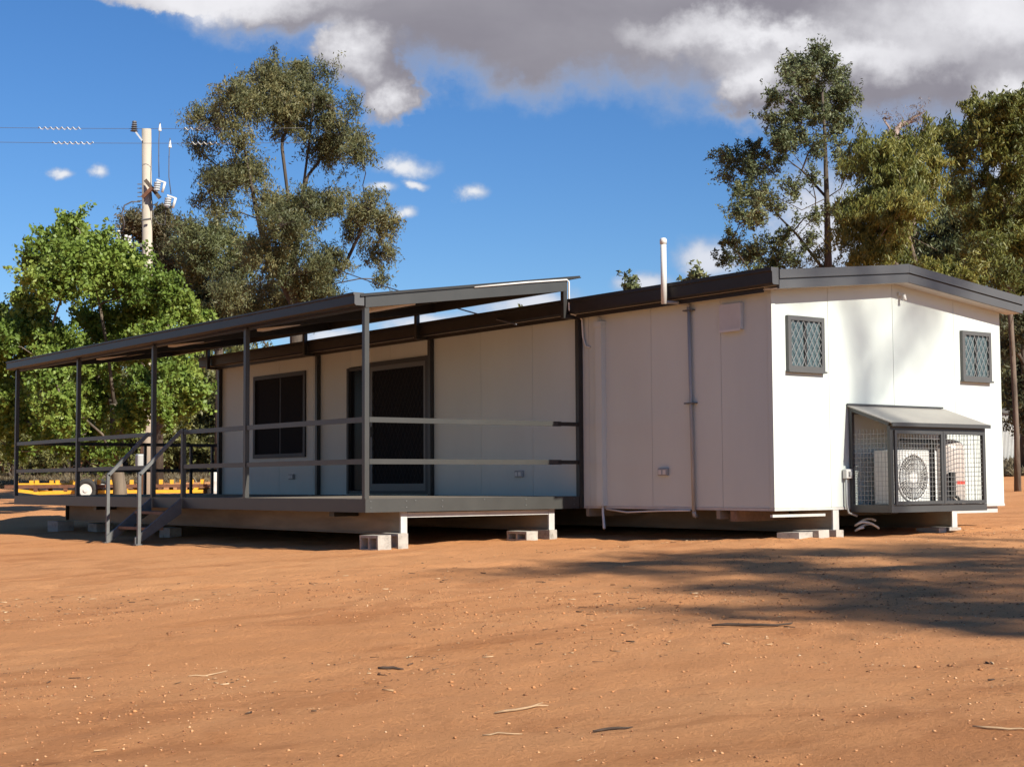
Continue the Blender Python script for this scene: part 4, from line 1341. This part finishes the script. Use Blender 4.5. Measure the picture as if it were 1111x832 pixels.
# trees standing behind the photographer whose shadows fall on the yard and the gable wall
SUN_EL, SUN_AZ = R(33), 0.10
TOSUN = np.array([math.sin(SUN_AZ) * math.cos(SUN_EL), -math.cos(SUN_AZ) * math.cos(SUN_EL), math.sin(SUN_EL)])
rngS = np.random.default_rng(5)
sh_cl = []
for (x, y, r) in ((-4.0, -0.9, .3), (-3.4, -1.3, .45), (-2.8, -1.0, .7), (-1.9, -0.9, .6), (-2.6, -2.0, .6), (-1.2, -1.6, .7), (-0.6, -2.1, .6), (-3.6, -3.2, .55),
                  (-2.2, -3.2, .6), (-4.2, -5.0, .7), (-3.5, -5.9, .8), (-4.7, -6.3, .7), (-2.8, -5.1, .7), (-0.2, -3.4, .6), (-1.2, -4.2, .6), (-3.0, -6.8, .8), (-2.2, -6.0, .7), (-1.3, -5.4, .7), (0.3, -2.3, .5), (-5.2, -4.4, .35)):
    t = 27.5 + rngS.uniform(-2, 2)
    p = np.array([x, y, -0.42]) + TOSUN * t
    sh_cl.append((p, (r, r, r * .8)))
b0 = Vector((1.2, -26.2, gz(1.2, -26.2)))
# limbs whose blurred shadow streaks cross the gable wall
wallp = lambda x, z, t: np.array([x, 0, z]) + TOSUN * t
make_tree('gum_tree', 'gum behind the photographer throwing the long soft shadow across the yard', 'tree', b0,
          [[b0, b0 + Vector((0, 0, 4)), b0 + Vector((0.1, 0.2, 8.5)), b0 + Vector((0.2, 0, 12))]], sh_cl, 19000, (0.17, 0.045), 'leaf_gum', 'bark_gum', 0.26, 51, droop=0.4, sub_r=0.42, subs=8)
b1 = Vector((5.4, -42.0, gz(5.4, -42.0)))
t = 50
make_tree('gum_tree', 'second gum behind the photographer shading the gable wall with its limbs', 'tree', b1,
          [[b1, wallp(1.30, -6, t), wallp(1.30, 0.2, t), wallp(1.50, 1.2, t), wallp(2.2, 1.95, t), wallp(2.9, 2.5, t)], [wallp(1.5, 1.2, t), wallp(1.55, 1.7, t), wallp(1.35, 2.4, t), wallp(1.2, 3.2, t)], [wallp(1.30, -2, t), wallp(0.6, 0.0, t), wallp(0.42, 1.4, t)]],
          [(wallp(3.2, 3.2, t), (.6, .6, .5)), (wallp(1.2, 3.6, t), (.7, .7, .5)), (wallp(1.35, 2.2, t), (.25, .25, .3)), (wallp(2.5, 2.45, t), (.45, .45, .25)), (wallp(2.0, 1.75, t), (.3, .3, .15)), (wallp(0.4, 3.0, t), (.5, .5, .4)), (wallp(2.3, 3.7, t), (.6, .6, .4))],
          2600, (0.17, 0.045), 'leaf_gum', 'bark_gum', 0.12, 52, droop=0.4, sub_r=0.4, subs=9)

# unseen gums added to block sky light and darken the shaded long wall
west = [o for o in COL.objects if o.name == 'gum_tree'][0]
for i, (x, y, sc) in enumerate(((-21, 1, 1.0), (-24, 7.5, 1.1), (-22, 14, 0.95), (-25, 21, 1.1), (-26, -5.5, 1.15), (-23, 28, 1.0), (-30, 11, 1.25), (-31, 0, 1.2))):
    copy_tree(west, Vector((x, y, gz(x, y) - 0.05)), i * 1.9, sc, 'unseen gum added to dim the verandah side of the cabin')['group'] = 'unseen gums added to dim the verandah side'

# ------------------------------------------------------------------ power pole and lines
d = 45
b0 = gp(158.5, d)
pt = at(159, 140, d)
H_ = pt[2] - b0.z
pole = thing('power_pole', 'tall pale concrete power pole with transformer and fuses behind the green tree', 'power pole', b0)
ax_r = Vector(_r); ax_f = Vector(_f)


def pw(px, py, dd=0.0):
    return Vector(at(px, py, d + dd)) - b0


MB().tube([(0, 0, -0.1), (0, 0, H_ * .5), tuple(pw(159, 140))], [0.175, 0.155, 0.138], 16).build('pole', 'pole', pole, smooth=True)
ca = MB().bar(pw(157.6, 195.5, -.22), pw(173.5, 215, -.22), 0.09, 0.11).bar(pw(154.5, 213.5, -.21), pw(165, 204, -.23), 0.07, 0.10)
MB().bar(pw(157.6, 195.5, -.22), pw(173.5, 215, -.22), 0.09, 0.11).build('crossarm', 'bark_dark', pole)
MB().bar(pw(154.5, 214.5, -.32), pw(165, 204, -.32), 0.07, 0.10).build('crossarm', 'rust', pole)
for fx, fy in ((171, 195), (182.5, 212)):
    f = MB().tube([pw(fx - 1.5, fy + 13, -.3), pw(fx + 0.5, fy + 2, -.3)], 0.055, 8)
    for k in range(4):
        q = pw(fx - 1.2 + k * .4, fy + 11 - k * 2.4, -.3)
        f.tube([q - Vector((0, 0, .02)), q + Vector((0, 0, .02))], 0.10, 10)
    fo = f.build('fuse_cutout', 'porcelain', pole, smooth=False)
    MB().tube([pw(fx + 8, fy + 3, -.3), pw(fx + 5, fy + 14, -.3)], 0.04, 8).build('fuse_tube', 'plastic', fo, smooth=True)
    MB().bar(pw(fx - 1, fy, -.3), pw(fx + 9, fy + 3.5, -.3), 0.06, 0.04).build('arm', 'plastic', fo)
ins = MB().bar(pw(154.5, 153, -.1), pw(147, 143, -.1), 0.07, 0.05)
ins.build('bracket', 'porcelain', pole)
iz = MB()
for k in range(5):
    q = pw(145.5 + .1 * k, 142 - k * 2.3, -.1)
    iz.tube([q - Vector((0, 0, .014)), q + Vector((0, 0, .03))], [0.12 - 0.012 * k, 0.06], 10)
iz.build('insulator', 'cable', pole)
tb = pw(137, 276, .35)
tx = MB().lathe([(0.20, -.75), (0.23, -.70), (0.23, 0.0), (0.20, .06), (0.06, .10)], tb, 18)
to = tx.build('transformer', 'porcelain', pole, smooth=False)
for k, (fx, fy) in enumerate(((128.5, 252), (136.5, 257), (140.5, 258))):
    q = pw(fx, fy + 10, .35 - .1 * k); m = MB()
    for j in range(4):
        z = Vector((0, 0, .09 * j)); m.tube([q + z, q + z + Vector((0, 0, .06))], [0.085 - .012 * j, 0.05], 9)
    m.build('bushing', 'plastic', to)
MB().bar(pw(139, 268, .3), pw(153, 266, .05), 0.08, 0.10).build('bracket', 'galv', pole)
cb = MB()
cb.tube([pw(152, 219), pw(143, 219), pw(135, 223), pw(132, 232), pw(135, 241), pw(134, 250, .2)], 0.022, 6)
cb.tube([pw(134, 250, .2), pw(129, 252, .3), pw(130, 262, .35)], 0.018, 6)
cb.tube([pw(164, 208), pw(166.5, 235), pw(176, 230), pw(182, 226)], 0.014, 5)
cb.tube([pw(166.5, 235), pw(172, 243), pw(179, 244), pw(180, 228)], 0.012, 5)
cb.build('cable', 'cable', pole, smooth=True)
st_ = MB()
for k in range(7):
    q = pw(153.6, 200 + k * 4.5, -0.02); st_.bar(q, q - ax_r * 0.12, 0.025, 0.025)
st_.build('step_bolt', 'galv', pole)
hl = MB()
for k in range(6):
    q = pw(158.2, 264 + k * 5, -.166); hl.bar(q, q - ax_f * 0.008, 0.03, 0.05)
hl.build('bolt_hole', 'black', pole)
bb = MB().tube([pw(153.6, 239, -.15), pw(164, 237.5, -.15)], 0.03, 6)
bb.build('band', 'galv', pole)
mp = gp(152, d - .6)
MB().box(-.15, .15, -.12, .12, 0, .42).build('meter_box', 'greyplastic', pole, bevel=0.05).location = (pw(153, 508, -.5))


def line(name, label, pts, r, sag, coil=None, parent=None):
    a, b = Vector(pts[0]), Vector(pts[1]); P_ = []
    for i in range(25):
        t = i / 24
        P_.append(a.lerp(b, t) - Vector((0, 0, sag * 4 * t * (1 - t))))
    o = MB().tube(P_, r, 5).build(name, 'cable', smooth=True)
    tag(o, label, 'power line', 'overhead power lines')
    for (t0, t1) in coil or ():
        c = []
        L = (b - a).length * (t1 - t0); n = int(L / 0.035)
        for i in range(n + 1):
            t = t0 + (t1 - t0) * i / n
            q = a.lerp(b, t) - Vector((0, 0, sag * 4 * t * (1 - t)))
            w = i * 1.35
            c.append(q + Vector((0, 0, 1)) * 0.040 * math.sin(w) + ax_f * 0.040 * math.cos(w))
        MB().tube(c, 0.013, 4).build('marker_coil', 'plastic', o, smooth=True)
    return o


lp = lambda px, py, dd=0: Vector(at(px, py, d + dd))
# each line leaves the frame on the left towards the next pole and runs right behind the gum
a, b = lp(-260, 133.5), lp(330, 139)
fr_t = lambda px: (px + 260) / 590
line('power_line', 'upper overhead wire with white spiral markers at the pole top', (a, b), 0.007, 0.08, [(fr_t(41), fr_t(88)), (fr_t(199), fr_t(248))])
a, b = lp(-260, 149, -.6), lp(330, 155, -.6)
line('power_line', 'lower overhead wire with white spiral markers just under the pole top', (a, b), 0.007, 0.08, [(fr_t(56), fr_t(102)), (fr_t(207), fr_t(255))])
drop = MB()
for (px, y0_, y1_, x1_) in ((173.5, 133, 193, 172.5), (184.5, 150, 211, 185.5)):
    drop.tube([pw(px, y0_, -.2), pw(px - 1.2, y0_ + 20, -.25), pw(px - 1.3, y0_ + 42, -.3), pw(x1_, y1_, -.3)], 0.014, 5)
drop.build('drop_cable', 'cable', pole, smooth=True)
cl_ = MB()
for px, py in ((173.5, 138), (184.5, 156)):
    q = pw(px, py, -.2); cl_.tube([q - Vector((0, 0, .12)), q + Vector((0, 0, .10))], [0.05, 0.02], 8)
cl_.build('clamp', 'plastic', pole)
line('service_wire', 'thin dark service wire sloping down from the gum towards the verandah roof', (at(362, 291, 40), at(560, 352, 20)), 0.012, 0.05)
line('power_line', 'upper thin wire crossing the trees at the right edge', (at(940, 163, 60), at(1260, 170, 42)), 0.012, 0.1)
line('power_line', 'lower thin wire crossing the trees at the right edge', (at(930, 180, 60), at(1260, 188, 42)), 0.010, 0.1)

# ------------------------------------------------------------------ yellow machine frame parked behind the verandah
d = 48
cxp = 120
tb0 = gp(cxp, d)
trl = thing('trailer', 'long low yellow steel trailer frame with brown decking parked beyond the verandah', 'trailer', tb0, -YAW)
lx_ = lambda px: (px - cxp) * d / F_PX
lz_ = lambda py: float(at(cxp, py, d)[2] - tb0.z)
xa, xb = lx_(14), lx_(230)
for yy in (-0.75, 0.75):
    MB().box(xa, xb, yy - .05, yy + .05, lz_(529), lz_(525.5)).build('side_beam', 'rust', trl)
    m = MB()
    for k in range(10):
        x = xa + 0.35 + k * (xb - xa - 0.5) / 9
        m.box(x - 0.05, x + 0.05, yy - .06, yy + .06, lz_(525.4), lz_(520.5))
    m.build('stake', 'yellow', trl)
    MB().box(xa + .3, lx_(70), yy - .045, yy + .045, lz_(525.3), lz_(523.6)).build('side_rail', 'yellow', trl)
    MB().bar((lx_(24), yy, lz_(530.8)), (lx_(52), yy, lz_(534.5)), 0.08, 0.10).bar((lx_(52), yy, lz_(534.2)), (lx_(92), yy, lz_(533.2)), 0.08, 0.11).box(lx_(112), lx_(226), yy - .045, yy + .045, lz_(535), lz_(531.5)).build('lower_rail', 'yellow', trl)
    MB().bar((lx_(88), yy, lz_(523)), (lx_(100), yy, lz_(533)), 0.08, 0.12).bar((lx_(138), yy, lz_(527)), (lx_(146), yy, lz_(534)), 0.08, 0.12).bar((lx_(222), yy, lz_(526)), (lx_(215), yy, lz_(534)), 0.08, 0.1).build('brace', 'yellow', trl)
    m = MB()
    for px in (47, 79, 180, 200):
        m.box(lx_(px) - .06, lx_(px) + .06, yy - .04, yy + .04, lz_(533), lz_(529))
    m.build('strut', 'rust', trl)
    cz_ = 0.36
    ty = MB()
    yo = yy + (0.22 if yy > 0 else -0.22)
    ring = [(lx_(103) + 0.265 * math.cos(2 * math.pi * k / 24), yo, cz_ + 0.265 * math.sin(2 * math.pi * k / 24)) for k in range(25)]
    ty.tube(ring, 0.095, 10, cap=False)
    wh = ty.build('wheel', 'rubber', trl, smooth=True)
    rm = MB().tube([(lx_(103), yo - .06, cz_), (lx_(103), yo + .06, cz_)], 0.20, 20)
    rm.tube([(lx_(103), yo - .09, cz_), (lx_(103), yo + .09, cz_)], 0.07, 12)
    rm.build('rim', 'shed', wh)
MB().box(xa, xb, -.69, .69, lz_(528.6), lz_(527)).build('deck_planks', 'rust', trl)
MB().bar((xb - .02, 0, lz_(529)), (lx_(246), 0, lz_(531)), 0.12, 0.16).bar((lx_(208), 0, lz_(533.5)), (lx_(238), 0, lz_(532.5)), 0.4, 0.2).build('drawbar', 'steel_dark', trl)
MB().tube([(0, -.7, .36), (0, .7, .36)], 0.05, 8).build('axle', 'rust', trl).location = (lx_(103), 0, 0)

# white drum beside the trailer drawbar
dm = gp(235.5, 47)
dr_ = thing('drum', 'small white drum standing by the dark trailer drawbar', 'drum', dm)
MB().lathe([(0.20, 0), (0.21, .02), (0.21, .26), (0.217, .28), (0.21, .30), (0.21, .56), (0.217, .58), (0.21, .60), (0.21, .86), (0.20, .88)], (0, 0, 0), 16).build('body', 'plastic', dr_, smooth=True)
MB().lathe([(0.19, .881), (0.19, .895), (0.03, .90)], (0, 0, 0), 16).build('drum_lid', 'shed', dr_)

# pale shed glimpsed at the right edge
sp = gp(1102, 58)
shd = thing('shed', 'pale corrugated shed glimpsed between trunks at the right edge', 'shed', sp, -YAW)
m = MB()
n = 60
for k in range(n):
    x0_, x1_ = -0.65 + 3.2 * k / n, -0.65 + 3.2 * (k + 0.55) / n
    m.box(x0_, x1_, -0.03, 0.0, 0, 1.9)
m.box(-0.65, 2.55, 0.0, 2.4, 0, 1.9)
m.build('wall', 'shed', shd)
MB().prism([(-0.8, 1.905), (2.7, 1.905), (2.7, 2.0), (0.95, 2.3), (-0.8, 2.0)], -0.15, 2.55).build('roof', 'roof', shd)

# dry grass along the far tree line
rng = np.random.default_rng(77)
NG = 26000
gpx = rng.uniform(-80, 300, NG); gd = rng.uniform(66, 84, NG)
side = rng.random(NG) < 0.28
gpx[side] = rng.uniform(1085, 1165, side.sum()); gd[side] = rng.uniform(46, 62, side.sum())
gc = CAM[None] + gd[:, None] * (FW[None] + CR[None] * ((gpx - 555.5) / F_PX)[:, None])
gc[:, 2] = ground_z(gc[:, 0], gc[:, 1]) + 0.08
GV, GQ = leaves(gc, 0.42, 0.05, -0.75, rng)
m_ = leaf_mat('dry_grass_blades', (0.07, 0.055, 0.034), (0.12, 0.095, 0.055), (0.19, 0.15, 0.085), 0.2)
go = bpy.data.objects.new('dry_grass', np_mesh('dry_grass', GV, GQ, m_, tint=np.repeat(rng.random(NG), 4)))
COL.objects.link(go)
tag(go, 'dry brown grass fringe along the foot of the far trees', 'grass', kind='stuff')

# ------------------------------------------------------------------ light
sl = bpy.data.lights.new('sun', 'SUN')
sl.energy = 5.0
sl.angle = R(0.53)
sl.color = (1.0, 0.94, 0.815)
so = bpy.data.objects.new('sun', sl)
COL.objects.link(so)
so.rotation_euler = (math.pi / 2 - SUN_EL, 0, SUN_AZ)
so.location = (0, -20, 30)

wd_ = bpy.data.worlds.new('World')
S.world = wd_
wd_.use_nodes = True
nt = wd_.node_tree
for n in list(nt.nodes): nt.nodes.remove(n)
N = nt.nodes.new; Lk = nt.links.new


def mth(op, a, b=None, c=None, clamp=False):
    n = N('ShaderNodeMath'); n.operation = op; n.use_clamp = clamp
    for i, v in enumerate((a, b, c)):
        if v is None: continue
        if isinstance(v, (int, float)): n.inputs[i].default_value = v
        else: Lk(v, n.inputs[i])
    return n.outputs[0]


def sstep(v, a, b):
    n = N('ShaderNodeMapRange'); n.interpolation_type = 'SMOOTHSTEP'
    Lk(v, n.inputs[0]); n.inputs[1].default_value = a; n.inputs[2].default_value = b
    n.inputs[3].default_value = 0; n.inputs[4].default_value = 1
    return n.outputs[0]


sky = N('ShaderNodeTexSky'); sky.sky_type = 'NISHITA'; sky.sun_disc = False
sky.sun_elevation = SUN_EL; sky.sun_rotation = math.pi - SUN_AZ
sky.altitude = 200; sky.air_density = 1.0; sky.dust_density = 0.3; sky.ozone_density = 2.5
hs = N('ShaderNodeHueSaturation'); hs.inputs['Saturation'].default_value = 1.22; hs.inputs['Value'].default_value = 1.0
Lk(sky.outputs[0], hs.inputs['Color'])
bg = N('ShaderNodeBackground'); bg.inputs[1].default_value = 0.052
tn = N('ShaderNodeMixRGB'); tn.blend_type = 'MULTIPLY'; tn.inputs[0].default_value = 1.0
tn.inputs[2].default_value = (0.90, 1.09, 1.36, 1)
Lk(hs.outputs[0], tn.inputs[1])
Lk(tn.outputs[0], bg.inputs[0])
tc = N('ShaderNodeTexCoord')
dirv = tc.outputs['Generated']


def dot(vec):
    n = N('ShaderNodeVectorMath'); n.operation = 'DOT_PRODUCT'; Lk(dirv, n.inputs[0]); n.inputs[1].default_value = tuple(vec); return n.outputs['Value']


# tangent-plane sky coordinates about a fixed compass bearing (north-east), scaled to survey units
fz = mth('MAXIMUM', dot(FW), 0.05)
X = mth('MULTIPLY_ADD', mth('DIVIDE', dot(CR), fz), F_PX / 100, 5.555)
Y = mth('MULTIPLY_ADD', mth('DIVIDE', dot(CU), fz), -F_PX / 100, 4.16)
cmb0 = N('ShaderNodeCombineXYZ'); Lk(X, cmb0.inputs[0]); Lk(Y, cmb0.inputs[1])


def wn(vec, sc, det, rough, dist=0.0, colour=False):
    n = N('ShaderNodeTexNoise'); n.inputs['Scale'].default_value = sc; n.inputs['Detail'].default_value = det
    n.inputs['Roughness'].default_value = rough; n.inputs['Distortion'].default_value = dist
    Lk(vec, n.inputs['Vector']); return n.outputs['Color' if colour else 'Fac']


# billow: displace the sky coordinates with two octaves of noise so that no outline is smooth
X0, Y0 = X, Y
for sc, amp in ((0.75, 1.5), (2.6, 0.50)):
    sp_ = N('ShaderNodeSeparateColor'); Lk(wn(cmb0.outputs[0], sc, 7, 0.6, 0.0, True), sp_.inputs[0])
    X = mth('MULTIPLY_ADD', mth('SUBTRACT', sp_.outputs[0], 0.5), amp, X)
    Y = mth('MULTIPLY_ADD', mth('SUBTRACT', sp_.outputs[1], 0.5), amp * 0.75, Y)
cmb = N('ShaderNodeCombineXYZ'); Lk(X, cmb.inputs[0]); Lk(Y, cmb.inputs[1])
cmb2 = N('ShaderNodeCombineXYZ'); Lk(mth('MULTIPLY', X0, 0.40), cmb2.inputs[0]); Lk(Y0, cmb2.inputs[1]); cmb2.inputs[2].default_value = 3.3
nA = wn(cmb.outputs[0], 0.9, 8, 0.6, 0.0)
nB = wn(cmb2.outputs[0], 0.75, 5, 0.5, 0.3)
nC = wn(cmb0.outputs[0], 3.0, 8, 0.62, 0.0)


XS = mth('MULTIPLY_ADD', mth('SUBTRACT', X, X0), 0.36, X0)
YS = mth('MULTIPLY_ADD', mth('SUBTRACT', Y, Y0), 0.36, Y0)


def ell(cx, cy, rx, ry):
    a = mth('DIVIDE', mth('SUBTRACT', XX, cx / 100), rx / 100)
    b = mth('DIVIDE', mth('SUBTRACT', YY, cy / 100), ry / 100)
    return mth('SUBTRACT', 1.0, mth('SQRT', mth('ADD', mth('MULTIPLY', a, a), mth('MULTIPLY', b, b))))


def union(lst, k=0.2):
    o = None
    for e in lst:
        v = ell(*e)
        if o is None:
            o = v; continue
        n = N('ShaderNodeMath'); n.operation = 'SMOOTH_MAX'; Lk(o, n.inputs[0]); Lk(v, n.inputs[1]); n.inputs[2].default_value = k
        o = n.outputs[0]
    return o


def mixc(f, a, b):
    n = N('ShaderNodeMixRGB')
    if isinstance(f, (int, float)): n.inputs[0].default_value = f
    else: Lk(f, n.inputs[0])
    for i, c in ((1, a), (2, b)):
        if isinstance(c, tuple): n.inputs[i].default_value = (*c, 1)
        else: Lk(c, n.inputs[i])
    return n.outputs[0]


XX, YY = X, Y
big = union([(640, -25, 420, 125), (960, 10, 330, 140), (1120, 40, 240, 110), (330, -10, 130, 66), (395, 62, 60, 42), (428, 98, 36, 34), (830, 95, 70, 58), (190, -12, 95, 24)])
bigd = mth('ADD', big, mth('MULTIPLY', mth('SUBTRACT', nA, 0.5), 0.35))
a_big = sstep(bigd, -0.15, 0.32)
XX, YY = XS, YS
small = union([(437, 178, 46, 15), (412, 202, 24, 8), (510, 208, 26, 14), (64, 190, 19, 9), (104, 188, 14, 9), (440, 226, 16, 9), (452, 197, 16, 7), (735, 322, 20, 8)], 0.1)
smalld = mth('ADD', small, mth('MULTIPLY', mth('SUBTRACT', nC, 0.5), 1.3))
a_small = mth('MULTIPLY', sstep(smalld, -0.05, 0.75), 0.95)
low = union([(700, 310, 42, 14), (775, 285, 48, 30), (575, 335, 90, 24), (470, 352, 80, 22), (890, 250, 90, 95), (985, 300, 90, 60), (1100, 190, 40, 40), (360, 365, 60, 18)])
lowd = mth('ADD', low, mth('MULTIPLY', mth('SUBTRACT', nC, 0.5), 0.7))
a_low = mth('MULTIPLY', sstep(lowd, -0.1, 0.75), 0.85)
front = sstep(dot(FW), 0.25, 0.5)
# big cloud shading: grey flat belly, thin sunlit parts at the upper right, torn white rim at the left
XX, YY = X, Y
lit = union([(1085, 18, 190, 60), (930, 55, 160, 34), (830, 36, 130, 24), (385, 66, 52, 34), (428, 105, 32, 26), (815, 90, 46, 34), (1110, 100, 70, 36), (230, -5, 150, 30)], 0.5)
litv = sstep(mth('ADD', lit, mth('MULTIPLY', mth('SUBTRACT', nB, 0.5), 1.6)), -0.35, 1.0)
rim = mth('SUBTRACT', 1.0, sstep(bigd, 0.0, 0.30))
fluff = mth('MULTIPLY', mth('SUBTRACT', nC, 0.5), 0.26)
w_ = mth('ADD', mth('MAXIMUM', mth('MULTIPLY', litv, 1.0), mth('ADD', mth('MULTIPLY', rim, 0.16), mth('MULTIPLY', mth('SUBTRACT', nB, 0.47), 0.5))), mth('MULTIPLY', fluff, mth('ADD', 0.2, litv)), clamp=True)
c_big = mixc(w_, (0.265, 0.253, 0.295), (0.84, 0.835, 0.87))
c_small = mixc(sstep(smalld, 0.1, 0.9), (0.55, 0.63, 0.76), (0.86, 0.87, 0.90))
c_low = mixc(sstep(lowd, 0.1, 0.9), (0.46, 0.52, 0.64), (0.80, 0.80, 0.84))
alpha = mth('MULTIPLY', a_low, front); col = c_low
col = mixc(a_small, col, c_small); alpha = mth('MAXIMUM', alpha, mth('MULTIPLY', a_small, front))
col = mixc(a_big, col, c_big); alpha = mth('MAXIMUM', alpha, mth('MULTIPLY', a_big, front))
bgc = N('ShaderNodeBackground'); bgc.inputs[1].default_value = 0.62
Lk(col, bgc.inputs[0])
mxs = N('ShaderNodeMixShader'); Lk(alpha, mxs.inputs[0]); Lk(bg.outputs[0], mxs.inputs[1]); Lk(bgc.outputs[0], mxs.inputs[2])
wo = N('ShaderNodeOutputWorld'); Lk(mxs.outputs[0], wo.inputs[0])

# ------------------------------------------------------------------ output
S.view_settings.view_transform = 'Standard'
S.view_settings.look = 'None'
S.view_settings.exposure = 0.72
S.view_settings.gamma = 1.0
S.view_settings.use_curve_mapping = False
S.render.engine = 'CYCLES'
S.cycles.max_bounces = 5
S.cycles.diffuse_bounces = 3
S.cycles.transparent_max_bounces = 8
S.cycles.use_denoising = True
